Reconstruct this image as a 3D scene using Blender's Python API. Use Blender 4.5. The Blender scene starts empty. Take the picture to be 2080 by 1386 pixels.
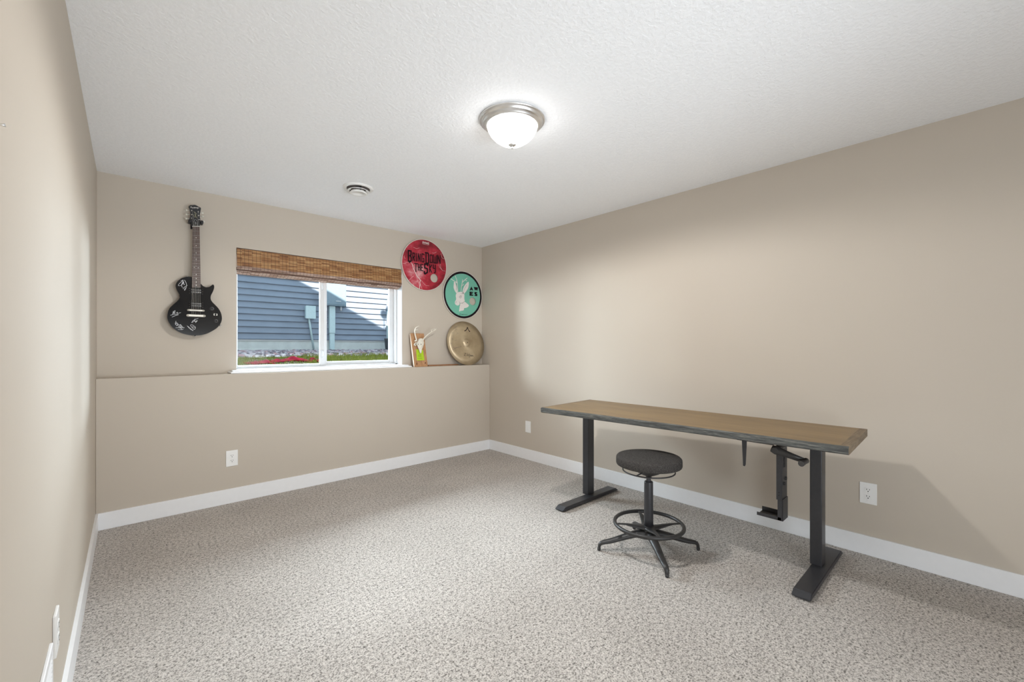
import bpy, bmesh, math, random
from mathutils import Vector, Matrix
PI = math.pi
random.seed(7)
SC = bpy.context.scene
COL = SC.collection

# ------------------------------------------------------------------ camera
CAM = Vector((0.0, 0.0, 1.227))
YAW = math.radians(42.33)
FPX = 865.0
cd = bpy.data.cameras.new('camera')
cam = bpy.data.objects.new('camera', cd)
COL.objects.link(cam)
cam.location = CAM
cam.rotation_euler = (PI/2, 0, -YAW)
cd.sensor_fit = 'HORIZONTAL'
cd.sensor_width = 36.0
cd.lens = 36.0*FPX/2080
cd.shift_y = 11.0/2080
cd.clip_start = 0.01
SC.camera = cam

# ------------------------------------------------------------------ world, sun, large lights, exposure
w = bpy.data.worlds.new('world')
SC.world = w
w.use_nodes = True
bg = w.node_tree.nodes['Background']
bg.inputs[0].default_value = (0.66, 0.85, 1.0, 1)
bg.inputs[1].default_value = 1.9

sd = bpy.data.lights.new('sun', 'SUN')
sun = bpy.data.objects.new('sun', sd)
COL.objects.link(sun)
SUN_DIR = Vector((0.35, 1.0, -0.75)).normalized()
sun.rotation_euler = SUN_DIR.to_track_quat('-Z', 'Y').to_euler()
sd.energy = 13.0
sd.angle = math.radians(0.5)
sd.color = (1.0, 0.95, 0.88)

def area(name, loc, target, sx, sy, power, color, spread=180):
    l = bpy.data.lights.new(name, 'AREA')
    o = bpy.data.objects.new(name, l)
    COL.objects.link(o)
    l.shape = 'RECTANGLE'; l.size = sx; l.size_y = sy
    l.energy = power; l.color = color; l.spread = math.radians(spread)
    o.location = loc
    o.rotation_euler = (Vector(target)-Vector(loc)).to_track_quat('-Z', 'Y').to_euler()
    return o
# added area lamp above the side yard, standing in for sky light
area('yard_fill', (1.45, 6.5, 2.95), (1.45, 4.2, 1.6), 4.2, 1.2, 320, (0.82, 0.92, 1.0), 110)
# added spot lamps either side of the window, boosting the daylight indoors
def beam(name, loc, target, cone, power, color, soft):
    l = bpy.data.lights.new(name, 'SPOT'); o = bpy.data.objects.new(name, l); COL.objects.link(o)
    l.energy = power; l.color = color; l.spot_size = math.radians(cone); l.spot_blend = 0.25; l.shadow_soft_size = soft
    o.location = loc; o.rotation_euler = (Vector(target)-Vector(loc)).to_track_quat('-Z', 'Y').to_euler()
    return o
beam('yard_fill_west', (-1.5, 6.45, 1.80), (1.43, 4.2, 1.45), 24, 850, (0.82, 0.92, 1.0), 0.45)
beam('yard_fill_east', (4.9, 7.9, 1.80), (1.43, 4.2, 1.45), 20, 1150, (0.80, 0.91, 1.0), 0.40)
# added fill lamps behind the viewpoint: low in the doorway, and towards the ceiling
area('hall_fill', (0.42, -1.50, 0.72), (2.6, 1.9, 0.75), 0.85, 1.25, 40, (0.88, 0.945, 1.0))
area('ceiling_fill', (1.5, -1.35, 0.8), (1.4, 3.7, 2.44), 1.4, 0.8, 13, (0.90, 0.955, 1.0), 72)

SC.view_settings.view_transform = 'Standard'
SC.view_settings.look = 'None'
SC.view_settings.gamma = 1.0
SC.view_settings.exposure = 0.0
SC.view_settings.use_curve_mapping = False
SC.cycles.use_denoising = True
SC.cycles.max_bounces = 10
SC.cycles.diffuse_bounces = 6
SC.cycles.sample_clamp_indirect = 6.0

# ------------------------------------------------------------------ materials
def srgb(r, g, b):
    f = lambda c: (c/255/12.92) if c/255 <= 0.04045 else ((c/255+0.055)/1.055)**2.4
    return (f(r), f(g), f(b), 1)

class NT:
    def __init__(s, name):
        s.m = bpy.data.materials.new(name); s.m.use_nodes = True
        s.t = s.m.node_tree; s.n = s.t.nodes; s.l = s.t.links
        s.b = s.n['Principled BSDF']; s.out = s.n['Material Output']
    def add(s, typ, **kw):
        nd = s.n.new(typ)
        for k, v in kw.items(): setattr(nd, k, v)
        return nd
    def link(s, a, b): s.l.new(a, b)
    def coord(s):
        return s.add('ShaderNodeTexCoord').outputs['Object']
    def mapping(s, scale=(1, 1, 1), rot=(0, 0, 0)):
        m = s.add('ShaderNodeMapping'); s.link(s.coord(), m.inputs[0])
        m.inputs['Scale'].default_value = scale; m.inputs['Rotation'].default_value = rot
        return m.outputs[0]
    def noise(s, vec, scale, detail=2, rough=0.5):
        n = s.add('ShaderNodeTexNoise'); s.link(vec, n.inputs['Vector'])
        n.inputs['Scale'].default_value = scale; n.inputs['Detail'].default_value = detail
        n.inputs['Roughness'].default_value = rough
        return n.outputs['Fac']
    def ramp(s, fac, stops):
        r = s.add('ShaderNodeValToRGB'); s.link(fac, r.inputs[0])
        e = r.color_ramp.elements
        while len(e) < len(stops): e.new(0.5)
        for i, (p, c) in enumerate(stops): e[i].position = p; e[i].color = c
        return r.outputs[0]
    def math(s, op, a, b=None):
        m = s.add('ShaderNodeMath', operation=op)
        for i, v in enumerate((a, b)):
            if v is None: continue
            if isinstance(v, (int, float)): m.inputs[i].default_value = v
            else: s.link(v, m.inputs[i])
        return m.outputs[0]
    def mix(s, fac, a, b, blend='MIX'):
        m = s.add('ShaderNodeMix', data_type='RGBA', blend_type=blend)
        if isinstance(fac, (int, float)): m.inputs[0].default_value = fac
        else: s.link(fac, m.inputs[0])
        for i, v in ((6, a), (7, b)):
            if isinstance(v, tuple): m.inputs[i].default_value = v
            else: s.link(v, m.inputs[i])
        return m.outputs[2]
    def bump(s, h, strength, dist=0.01):
        b = s.add('ShaderNodeBump'); s.link(h, b.inputs['Height'])
        b.inputs['Strength'].default_value = strength; b.inputs['Distance'].default_value = dist
        s.link(b.outputs[0], s.b.inputs['Normal'])
    def base(s, c):
        if isinstance(c, tuple): s.b.inputs['Base Color'].default_value = c
        else: s.link(c, s.b.inputs['Base Color'])

def plain(name, col, rough=0.5, metal=0.0, var=0.06, nscale=30, bump=0.0, spec=0.5, coat=0):
    t = NT(name)
    n = t.noise(t.coord(), nscale, 3)
    lo = tuple(max(0, c*(1-var)) for c in col[:3])+(1,)
    hi = tuple(min(1, c*(1+var)) for c in col[:3])+(1,)
    t.base(t.ramp(n, [(0.3, lo), (0.7, hi)]))
    t.b.inputs['Roughness'].default_value = rough
    t.b.inputs['Metallic'].default_value = metal
    t.b.inputs['Specular IOR Level'].default_value = spec
    t.b.inputs['Coat Weight'].default_value = coat
    if bump: t.bump(n, bump, 0.002)
    return t.m

def wall_mat(name, col):
    t = NT(name)
    n = t.noise(t.coord(), 260, 2)
    big = t.noise(t.coord(), 1.5, 2)
    t.base(t.ramp(big, [(0.3, tuple(c*0.99 for c in col[:3])+(1,)), (0.7, tuple(c*1.01 for c in col[:3])+(1,))]))
    t.b.inputs['Roughness'].default_value = 0.62
    t.b.inputs['Specular IOR Level'].default_value = 0.25
    t.bump(n, 0.10, 0.001)
    return t.m
M = {}
M['wall'] = wall_mat('beige_wall_paint', (0.555, 0.497, 0.425, 1))

t = NT('textured_ceiling_paint')
v = t.coord()
n1 = t.noise(v, 62, 3, 0.55); n2 = t.noise(v, 170, 2)
h = t.math('ADD', t.ramp(n1, [(0.42, (0, 0, 0, 1)), (0.6, (1, 1, 1, 1))]), t.math('MULTIPLY', n2, 0.35))
t.base(t.ramp(n1, [(0.3, (0.885, 0.90, 0.925, 1)), (0.6, (0.91, 0.925, 0.95, 1))]))
t.b.inputs['Roughness'].default_value = 0.8
t.b.inputs['Specular IOR Level'].default_value = 0.2
t.bump(h, 0.33, 0.003)
M['ceiling'] = t.m

t = NT('speckled_carpet')
v = t.coord()
a = t.noise(v, 136, 3, 0.65); b = t.noise(v, 300, 2, 0.6); big = t.noise(v, 1.7, 4, 0.55); mid = t.noise(v, 9, 3, 0.6)
cl_ = t.noise(v, 60, 3, 0.6)
s_ = t.math('ADD', t.math('ADD', t.math('MULTIPLY', a, 0.5), t.math('MULTIPLY', b, 0.22)), t.math('MULTIPLY', cl_, 0.28))
c = t.ramp(s_, [(0.385, (0.075, 0.066, 0.058, 1)), (0.44, (0.25, 0.225, 0.202, 1)), (0.498, (0.52, 0.478, 0.438, 1)), (0.59, (0.73, 0.680, 0.632, 1))])
bigc = t.ramp(big, [(0.36, (0.90, 0.895, 0.89, 1)), (0.62, (1.0, 1.0, 1.0, 1))])
midc = t.ramp(mid, [(0.3, (0.94, 0.94, 0.94, 1)), (0.6, (1, 1, 1, 1))])
t.base(t.mix(1.0, t.mix(1.0, c, bigc, 'MULTIPLY'), midc, 'MULTIPLY'))
t.b.inputs['Roughness'].default_value = 1.0
t.b.inputs['Specular IOR Level'].default_value = 0.05
t.b.inputs['Sheen Weight'].default_value = 0.15
t.bump(s_, 0.8, 0.010)
M['carpet'] = t.m

M['trim'] = plain('white_trim_paint', (0.87, 0.88, 0.90, 1), 0.35, var=0.01)
M['vinyl'] = plain('white_window_vinyl', (0.68, 0.69, 0.70, 1), 0.3, var=0.01)
M['plastic'] = plain('white_plastic', (0.86, 0.86, 0.85, 1), 0.35, var=0.01)
M['slot'] = plain('dark_slot', (0.015, 0.015, 0.015, 1), 0.6)
M['black_steel'] = plain('black_powder_coat', (0.032, 0.032, 0.036, 1), 0.36, var=0.08, nscale=60)
M['black_nylon'] = plain('black_nylon', (0.030, 0.029, 0.029, 1), 0.42, var=0.1)
M['nickel'] = plain('brushed_nickel', (0.80, 0.80, 0.80, 1), 0.34, 1.0, var=0.03)
M['chrome'] = plain('chrome', (0.75, 0.75, 0.75, 1), 0.15, 1.0, var=0.02)
M['cream_metal'] = plain('warm_nickel', (0.62, 0.59, 0.52, 1), 0.35, 0.45, var=0.02)
M['black_gloss'] = plain('black_gloss_lacquer', (0.010, 0.010, 0.011, 1), 0.12, var=0.05)
M['black_satin'] = plain('black_satin', (0.018, 0.018, 0.02, 1), 0.4)
M['silver_ink'] = plain('silver_marker_ink', (0.62, 0.63, 0.65, 1), 0.4, var=0.05)
M['gold_ink'] = plain('gold_print', (0.50, 0.47, 0.30, 1), 0.4)
M['string'] = plain('steel_string', (0.55, 0.53, 0.50, 1), 0.3, 0.9)
M['rosewood'] = plain('rosewood', (0.085, 0.045, 0.035, 1), 0.45, var=0.35, nscale=40)
M['pearl'] = plain('pearl_inlay', (0.75, 0.73, 0.68, 1), 0.3)
M['tuner'] = plain('cream_tuner_button', (0.70, 0.68, 0.60, 1), 0.3)
M['white_hoop'] = plain('white_hoop', (0.66, 0.61, 0.56, 1), 0.35)
M['black_ink'] = plain('black_ink', (0.014, 0.008, 0.012, 1), 0.6, spec=0.15)
M['white_ink'] = plain('white_ink', (0.80, 0.76, 0.73, 1), 0.45, var=0.03)
M['gray_ink'] = plain('gray_ink', (0.16, 0.14, 0.14, 1), 0.45)
M['knob_gray'] = plain('gray_knob_marking', (0.30, 0.30, 0.31, 1), 0.4)
M['pink_ink'] = plain('pink_ink', (0.86, 0.62, 0.60, 1), 0.4)
M['bone'] = plain('bleached_bone', (0.78, 0.74, 0.64, 1), 0.6, var=0.12, nscale=60, bump=0.3)
M['bone_dark'] = plain('bone_hollow', (0.16, 0.12, 0.09, 1), 0.8)
M['green_tag'] = plain('lime_green_card', (0.42, 0.62, 0.015, 1), 0.5)
M['green_ink'] = plain('dark_green_ink', (0.10, 0.22, 0.02, 1), 0.5)
M['concrete'] = plain('foundation_concrete', (0.70, 0.73, 0.71, 1), 0.9, var=0.08, nscale=6, bump=0.2)
M['panel_gray'] = plain('pale_gray_enamel', (0.60, 0.74, 0.76, 1), 0.5, var=0.04)
M['bluegray'] = plain('blue_gray_enamel', (0.24, 0.32, 0.38, 1), 0.5, var=0.04)
M['dark_plastic'] = plain('dark_gray_plastic', (0.09, 0.10, 0.11, 1), 0.6)
M['soil'] = plain('yard_soil', (0.045, 0.042, 0.026, 1), 0.98, spec=0.02, var=0.3, nscale=12, bump=0.5)
M['rock'] = plain('river_rock', (0.46, 0.44, 0.48, 1), 0.85, var=0.2, nscale=16, spec=0.1)
M['rock_pink'] = plain('pink_rock', (0.40, 0.27, 0.29, 1), 0.85, var=0.2, nscale=16, spec=0.1)
M['rock_dark'] = plain('dark_rock', (0.19, 0.17, 0.20, 1), 0.85, var=0.3, nscale=16, spec=0.1)
M['grass'] = plain('grass_blade', (0.16, 0.19, 0.04, 1), 0.9, spec=0.05, var=0.45, nscale=20)
M['maroon'] = plain('dark_red_cloth', (0.10, 0.003, 0.010, 1), 0.9, spec=0.03, var=0.4, nscale=14, bump=0.5)
M['roof'] = plain('house_exterior', (0.30, 0.29, 0.28, 1), 0.9)

# siding: blue grey vinyl
M['siding'] = plain('blue_gray_vinyl_siding', (0.255, 0.30, 0.375, 1), 0.55, var=0.06, nscale=3)

# desk top: warm brown veneer
t = NT('brown_wood_veneer')
g = t.noise(t.mapping((38, 1.6, 38)), 3.0, 5, 0.6)
b = t.noise(t.mapping((6, 0.8, 6)), 2.0, 3, 0.6)
cc = t.mix(0.5, t.ramp(g, [(0.3, srgb(106, 85, 54)), (0.7, srgb(148, 120, 78))]), t.ramp(b, [(0.35, srgb(110, 88, 56)), (0.7, srgb(148, 120, 78))]))
t.base(cc); t.b.inputs['Roughness'].default_value = 0.38
t.bump(g, 0.06, 0.002)
M['desk_wood'] = t.m
t = NT('gray_brown_end_grain')
g = t.noise(t.mapping((4, 30, 30)), 3.0, 5, 0.6)
t.base(t.ramp(g, [(0.3, srgb(92, 76, 58)), (0.7, srgb(142, 124, 100))])); t.b.inputs['Roughness'].default_value = 0.5
M['desk_end'] = t.m
t = NT('dark_weathered_bark_edge')
g = t.noise(t.mapping((20, 1.8, 26)), 5.0, 6, 0.7)
t.base(t.ramp(g, [(0.32, srgb(44, 44, 44)), (0.52, srgb(82, 84, 82)), (0.72, srgb(132, 130, 122))])); t.b.inputs['Roughness'].default_value = 0.5
t.bump(g, 0.7, 0.006)
M['desk_edge'] = t.m
# stool fabric
t = NT('charcoal_melange_fabric')
a = t.noise(t.mapping((1, 1, 0.35)), 330, 3, 0.7); b = t.noise(t.mapping((0.3, 1, 1)), 260, 2, 0.6)
s_ = t.mix(0.5, t.ramp(a, [(0.3, (0.010, 0.0095, 0.009, 1)), (0.7, (0.115, 0.105, 0.098, 1))]), t.ramp(b, [(0.3, (0.014, 0.013, 0.013, 1)), (0.7, (0.085, 0.08, 0.075, 1))]))
t.base(s_); t.b.inputs['Roughness'].default_value = 1.0; t.b.inputs['Specular IOR Level'].default_value = 0.1
t.bump(a, 0.5, 0.002)
M['fabric'] = t.m
# pine plaque
t = NT('knotty_pine')
g = t.noise(t.mapping((26, 26, 2.5)), 3, 4, 0.6)
t.base(t.ramp(g, [(0.3, srgb(158, 112, 76)), (0.7, srgb(196, 152, 110))])); t.b.inputs['Roughness'].default_value = 0.6
M['pine'] = t.m
M['pine_edge'] = plain('pale_wood_edge', srgb(226, 208, 188), 0.6)
M['knot'] = plain('wood_knot', srgb(92, 50, 24), 0.6)
M['slat_wood'] = plain('reddish_wood_strip', srgb(168, 120, 84), 0.6, var=0.15)
# bamboo blind
def bamboo(name, hues):
    t = NT(name)
    sep = t.add('ShaderNodeSeparateXYZ'); t.link(t.coord(), sep.inputs[0])
    x, z = sep.outputs[0], sep.outputs[2]
    zz = t.math('DIVIDE', t.math('ADD', z, t.math('MULTIPLY', t.noise(t.coord(), 6, 1), 0.006)), 0.0038)
    cell = t.math('FLOOR', zz); fr = t.math('FRACT', zz)
    comb = t.add('ShaderNodeCombineXYZ'); t.link(t.math('FLOOR', t.math('DIVIDE', x, 0.07)), comb.inputs[0]); t.link(cell, comb.inputs[1])
    wn = t.add('ShaderNodeTexWhiteNoise', noise_dimensions='2D'); t.link(comb.outputs[0], wn.inputs[0])
    long = t.noise(t.mapping((7, 7, 160)), 1.0, 2)
    f = t.math('ADD', t.math('MULTIPLY', wn.outputs[0], 0.45), t.math('MULTIPLY', long, 0.55))
    c = t.ramp(f, hues)
    gap = t.math('LESS_THAN', fr, 0.2)
    c = t.mix(t.math('MULTIPLY', gap, 0.6), c, srgb(64, 38, 22))
    th = t.math('LESS_THAN', t.math('FRACT', t.math('DIVIDE', x, 0.0285)), 0.09)
    c = t.mix(t.math('MULTIPLY', th, 0.8), c, srgb(48, 26, 14))
    t.base(c); t.b.inputs['Roughness'].default_value = 0.6
    t.bump(fr, 0.6, 0.003)
    return t.m
M['bamboo'] = bamboo('woven_bamboo', [(0.2, srgb(108, 66, 36)), (0.5, srgb(162, 112, 64)), (0.8, srgb(212, 172, 118))])
M['bamboo_roll'] = bamboo('woven_bamboo_roll', [(0.2, srgb(108, 76, 60)), (0.5, srgb(166, 134, 116)), (0.8, srgb(216, 192, 176))])
M['bamboo_dark'] = plain('dark_bamboo_rail', srgb(96, 62, 44), 0.6, var=0.2)

# red drum film: streaky reds with paler storm-cloud patches
t = NT('red_storm_print')
n = t.noise(t.mapping((5, 5, 7)), 1.0, 5, 0.62)
_mp = t.add('ShaderNodeMapping'); t.link(t.coord(), _mp.inputs[0]); _mp.inputs['Location'].default_value = (0.12, 0, 0.05)
_ln = t.add('ShaderNodeVectorMath', operation='LENGTH'); t.link(_mp.outputs[0], _ln.inputs[0])
n = t.math('ADD', n, t.math('MULTIPLY', t.math('SUBTRACT', 0.17, _ln.outputs['Value']), 0.55))
t.base(t.ramp(n, [(0.33, srgb(122, 18, 34)), (0.50, srgb(180, 38, 58)), (0.60, srgb(196, 84, 98)), (0.74, srgb(222, 170, 172))]))
t.b.inputs['Roughness'].default_value = 0.32
M['red_print'] = t.m
M['teal'] = plain('teal_print', srgb(116, 188, 166), 0.45, var=0.05, nscale=5)
# cymbal: lathed bronze, anisotropic
t = NT('lathed_bronze')
sep = t.add('ShaderNodeSeparateXYZ'); t.link(t.coord(), sep.inputs[0])
r2 = t.math('SQRT', t.math('ADD', t.math('MULTIPLY', sep.outputs[0], sep.outputs[0]), t.math('MULTIPLY', sep.outputs[1], sep.outputs[1])))
comb = t.add('ShaderNodeCombineXYZ'); t.link(r2, comb.inputs[0])
gr = t.noise(comb.outputs[0], 420, 2); pat = t.noise(t.coord(), 7, 3, 0.6)
t.base(t.mix(0.4, t.ramp(pat, [(0.35, srgb(172, 152, 122)), (0.7, srgb(208, 190, 158))]), t.ramp(gr, [(0.3, srgb(164, 144, 114)), (0.7, srgb(216, 200, 170))])))
t.b.inputs['Metallic'].default_value = 0.55; t.b.inputs['Roughness'].default_value = 0.40
tg_ = t.add('ShaderNodeTangent', direction_type='RADIAL', axis='Z'); t.link(tg_.outputs[0], t.b.inputs['Tangent']); t.b.inputs['Anisotropic'].default_value = 0.85
t.bump(gr, 0.25, 0.0006)
M['bronze'] = t.m

t = NT('lit_frosted_glass')
t.base((0.95, 0.95, 0.93, 1)); t.b.inputs['Emission Color'].default_value = (1.0, 0.975, 0.94, 1); t.b.inputs['Emission Strength'].default_value = 11
t.b.inputs['Roughness'].default_value = 0.3
M['lampglass'] = t.m
# thin window glass
t = NT('window_glass')
fr = t.add('ShaderNodeFresnel'); fr.inputs[0].default_value = 1.12
tr = t.add('ShaderNodeBsdfTransparent'); gl = t.add('ShaderNodeBsdfGlossy'); gl.inputs['Roughness'].default_value = 0.02
tr.inputs[0].default_value = (0.97, 0.985, 0.985, 1)
mx = t.add('ShaderNodeMixShader'); t.link(fr.outputs[0], mx.inputs[0]); t.link(tr.outputs[0], mx.inputs[1]); t.link(gl.outputs[0], mx.inputs[2])
t.link(mx.outputs[0], t.out.inputs['Surface'])
M['glass'] = t.m

# ------------------------------------------------------------------ mesh helpers
def V(*a): return Vector(a)
def box(bm, x0, x1, y0, y1, z0, z1, bev=0.0, mi=0, seg=2):
    vs = [bm.verts.new((x, y, z)) for x in (x0, x1) for y in (y0, y1) for z in (z0, z1)]
    q = [(0, 1, 3, 2), (4, 6, 7, 5), (0, 4, 5, 1), (2, 3, 7, 6), (0, 2, 6, 4), (1, 5, 7, 3)]
    fs = [bm.faces.new([vs[i] for i in f]) for f in q]
    for f in fs: f.material_index = mi
    if bev > 0:
        es = set(e for f in fs for e in f.edges)
        r = bmesh.ops.bevel(bm, geom=list(es), offset=bev, segments=seg, profile=0.5, affect='EDGES')
        for f in r['faces']: f.material_index = mi
    return fs
def frame_of(d):
    d = d.normalized()
    up = Vector((0, 0, 1)) if abs(d.z) < 0.95 else Vector((1, 0, 0))
    u = d.cross(up).normalized(); v_ = d.cross(u).normalized()
    return u, v_
def tube(bm, pts, rad, seg=12, cap=True, flat=(1, 1), closed=False, mi=0, fixed=None):
    pts = [Vector(p) for p in pts]; n = len(pts)
    rad = rad if isinstance(rad, (list, tuple)) else [rad]*n
    rings = []; pu = None
    for i, p in enumerate(pts):
        a = pts[(i-1) % n] if (closed or i > 0) else p
        b = pts[(i+1) % n] if (closed or i < n-1) else p
        d = (b-a).normalized()
        if fixed is not None:
            v_ = Vector(fixed); u = d.cross(v_).normalized(); v_ = u.cross(d).normalized()
        elif pu is None: u, v_ = frame_of(d)
        else:
            u = (pu - d*pu.dot(d)).normalized(); v_ = d.cross(u).normalized()
        pu = u
        rings.append([bm.verts.new(p + u*math.cos(2*PI*k/seg)*rad[i]*flat[0] + v_*math.sin(2*PI*k/seg)*rad[i]*flat[1]) for k in range(seg)])
    m = n if closed else n-1
    for i in range(m):
        A, B = rings[i], rings[(i+1) % n]
        for k in range(seg):
            f = bm.faces.new((A[k], A[(k+1) % seg], B[(k+1) % seg], B[k])); f.smooth = True; f.material_index = mi
    if cap and not closed:
        for r in (rings[0], rings[-1]):
            f = bm.faces.new(r); f.material_index = mi
def lathe(bm, prof, c=(0, 0, 0), axis='Z', seg=48, mi=0, cap0=False, cap1=False, mat=None):
    c = Vector(c); rings = []
    for r, h in prof:
        ring = []
        for k in range(seg):
            a = 2*PI*k/seg; x, y = r*math.cos(a), r*math.sin(a)
            p = Vector((x, y, h)) if axis == 'Z' else (Vector((x, h, y)) if axis == 'Y' else Vector((h, x, y)))
            if mat: p = mat @ p
            ring.append(bm.verts.new(c+p))
        rings.append(ring)
    for i in range(len(rings)-1):
        A, B = rings[i], rings[i+1]
        for k in range(seg):
            f = bm.faces.new((A[k], A[(k+1) % seg], B[(k+1) % seg], B[k])); f.smooth = True; f.material_index = mi
    if cap0: bm.faces.new(rings[0]).material_index = mi
    if cap1: bm.faces.new(rings[-1]).material_index = mi
def prismXZ(bm, poly, y0, y1, mi=0, bev=0.0):
    """polygon given as (x, z), extruded from y0 (front) to y1"""
    a = [bm.verts.new((x, y0, z)) for x, z in poly]; b = [bm.verts.new((x, y1, z)) for x, z in poly]
    n = len(poly)
    f0 = bm.faces.new(a); f1 = bm.faces.new(list(reversed(b)))
    fs = [f0, f1]
    for i in range(n): fs.append(bm.faces.new((a[i], b[i], b[(i+1) % n], a[(i+1) % n])))
    for f in fs: f.material_index = mi
    if bev:
        r = bmesh.ops.bevel(bm, geom=list(f0.edges)+list(f1.edges), offset=bev, segments=3, profile=0.5, affect='EDGES')
        for f in r['faces']: f.material_index = mi; f.smooth = True
_rc = [0]
def ribbonXZ(bm, pts, wd, y, th=0.0006, mi=0):
    """flat marker stroke along (x, z) points lying on a vertical plane facing -Y"""
    for i in range(len(pts)-1):
        (x0, z0), (x1, z1) = pts[i], pts[i+1]
        dx, dz = x1-x0, z1-z0; L = math.hypot(dx, dz) or 1e-6
        dx /= L; dz /= L; h = wd/2
        x0 -= dx*h*0.6; z0 -= dz*h*0.6; x1 += dx*h*0.6; z1 += dz*h*0.6
        prismXZ(bm, [(x0-dz*h, z0+dx*h), (x1-dz*h, z1+dx*h), (x1+dz*h, z1-dx*h), (x0+dz*h, z0-dx*h)], y-th-0.00006*_rc[0], y, mi); _rc[0] = (_rc[0]+1) % 9
def smooth_path(pts, sub=6):
    pts = [Vector(p) for p in pts]; out = []
    P_ = [pts[0]]+pts+[pts[-1]]
    for i in range(1, len(P_)-2):
        p0, p1, p2, p3 = P_[i-1:i+3]
        for k in range(sub):
            t_ = k/sub
            out.append(0.5*((2*p1)+(-p0+p2)*t_+(2*p0-5*p1+4*p2-p3)*t_*t_+(-p0+3*p1-3*p2+p3)*t_**3))
    out.append(pts[-1]); return out
def smooth2(pts, sub=5):
    return [(p.x, p.y) for p in smooth_path([(a, b, 0) for a, b in pts], sub)]

def obj(name, bm, mats, parent=None, origin=None, smooth=False):
    bmesh.ops.recalc_face_normals(bm, faces=bm.faces[:])
    off = Vector((0, 0, 0))
    if parent is not None: off = Vector(parent['_o'])
    elif origin is not None: off = Vector(origin)
    if off.length: bmesh.ops.translate(bm, vec=-off, verts=bm.verts[:])
    me = bpy.data.meshes.new(name); bm.to_mesh(me); bm.free()
    if not isinstance(mats, (list, tuple)): mats = [mats]
    for m in mats: me.materials.append(m)
    if smooth: me.shade_smooth()
    o = bpy.data.objects.new(name, me); COL.objects.link(o)
    o['_o'] = off
    if parent is not None: o.parent = parent
    elif origin is not None: o.location = off
    return o
def obj_split(name, bm, mats, parent):
    """links every loose piece of the mesh as a part of its own"""
    bm.verts.ensure_lookup_table(); seen = set(); k = 0
    for v0 in bm.verts:
        if v0.index in seen: continue
        st_ = [v0]; isl = set([v0.index])
        while st_:
            v_ = st_.pop()
            for e in v_.link_edges:
                o_ = e.other_vert(v_)
                if o_.index not in isl: isl.add(o_.index); st_.append(o_)
        seen |= isl
        nb = bmesh.new(); mp = {i: nb.verts.new(bm.verts[i].co) for i in sorted(isl)}
        for f in bm.faces:
            if f.verts[0].index in isl:
                g_ = nb.faces.new([mp[v_.index] for v_ in f.verts]); g_.smooth = f.smooth
        r = obj(name, nb, mats, parent); k += 1
    bm.free(); return r
def thing(name, label, cat, loc, group=None):
    o = bpy.data.objects.new(name, None); COL.objects.link(o)
    o.location = loc; o['_o'] = Vector(loc); o['label'] = label; o['category'] = cat
    o.empty_display_size = 0.1
    if group: o['group'] = group
    return o
def tag(o, label, cat, group=None, kind=None):
    o['label'] = label; o['category'] = cat
    if group: o['group'] = group
    if kind: o['kind'] = kind
    return o
def struct(name, bm, m, parent=None, origin=None, label=None):
    o = obj(name, bm, m, parent, origin)
    if parent is None: o['kind'] = 'structure'
    if label: o['label'] = label
    return o
def N(): return bmesh.new()
# survey helper: sight line of a measured point cut with a known plane of the room
FW = Vector((math.sin(YAW), math.cos(YAW), 0)); RT = Vector((math.cos(YAW), -math.sin(YAW), 0))
def on(px, py, axis, val):
    d = FW + RT*((px-1040)/FPX) + Vector((0, 0, -(py-704)/FPX))
    i = 'XYZ'.index(axis); return CAM + d*((val-CAM[i])/d[i])
def xz(o, s, pts, Y):
    r = []
    for a, b in pts:
        p = on(o[0]+a/s, o[1]+b/s, 'Y', Y); r.append((p.x, p.z))
    return r

# ------------------------------------------------------------------ room
XL, XR, YL, YU, H, YB = -0.14, 3.24, 3.955, 4.107, 2.44, -1.6
LZ = 1.01
WX0, WX1, WZ0, WZ1 = 0.681, 2.172, 1.010, 2.040
b = N(); box(b, XL-0.22, XR+0.15, YB-0.15, YU+0.2, -0.2, 0); struct('floor', b, M['carpet'], label='grey beige speckled cut pile carpet')
b = N(); box(b, XL-0.22, XR+0.15, YB-0.15, YU+0.2, H, H+0.15); struct('ceiling', b, M['ceiling'], label='white knockdown textured ceiling')
def xl(y): return XL-0.0068*(4.0-y)
def plan(b, pts, z0, z1):
    a = [b.verts.new((x, y, z0)) for x, y in pts]; c_ = [b.verts.new((x, y, z1)) for x, y in pts]; n = len(pts)
    b.faces.new(a); b.faces.new(list(reversed(c_)))
    for i in range(n): b.faces.new((a[i], c_[i], c_[(i+1) % n], a[(i+1) % n]))
b = N(); plan(b, [(xl(YB-0.15), YB-0.15), (xl(YU+0.2), YU+0.2), (XL-0.22, YU+0.2), (XL-0.22, YB-0.15)], 0, H); struct('wall_left', b, M['wall'], label='beige painted wall along the left edge')
b = N(); box(b, XR, XR+0.15, YB-0.15, YU+0.2, 0, H); struct('wall_right', b, M['wall'], label='beige painted wall behind the desk')
b = N(); box(b, XL, XR, YL, YU+0.15, 0, LZ, 0.003); struct('wall_back_lower', b, M['wall'], label='beige lower foundation wall with a ledge on top')
# upper back wall with the window opening
b = N()
for x0, x1, z0, z1 in ((XL, WX0, LZ, H), (WX1, XR, LZ, H), (WX0, WX1, WZ1, H)):
    box(b, x0, x1, YU, YU+0.17, z0, z1)
struct('wall_back_upper', b, M['wall'], label='beige upper wall around the window')
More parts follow.
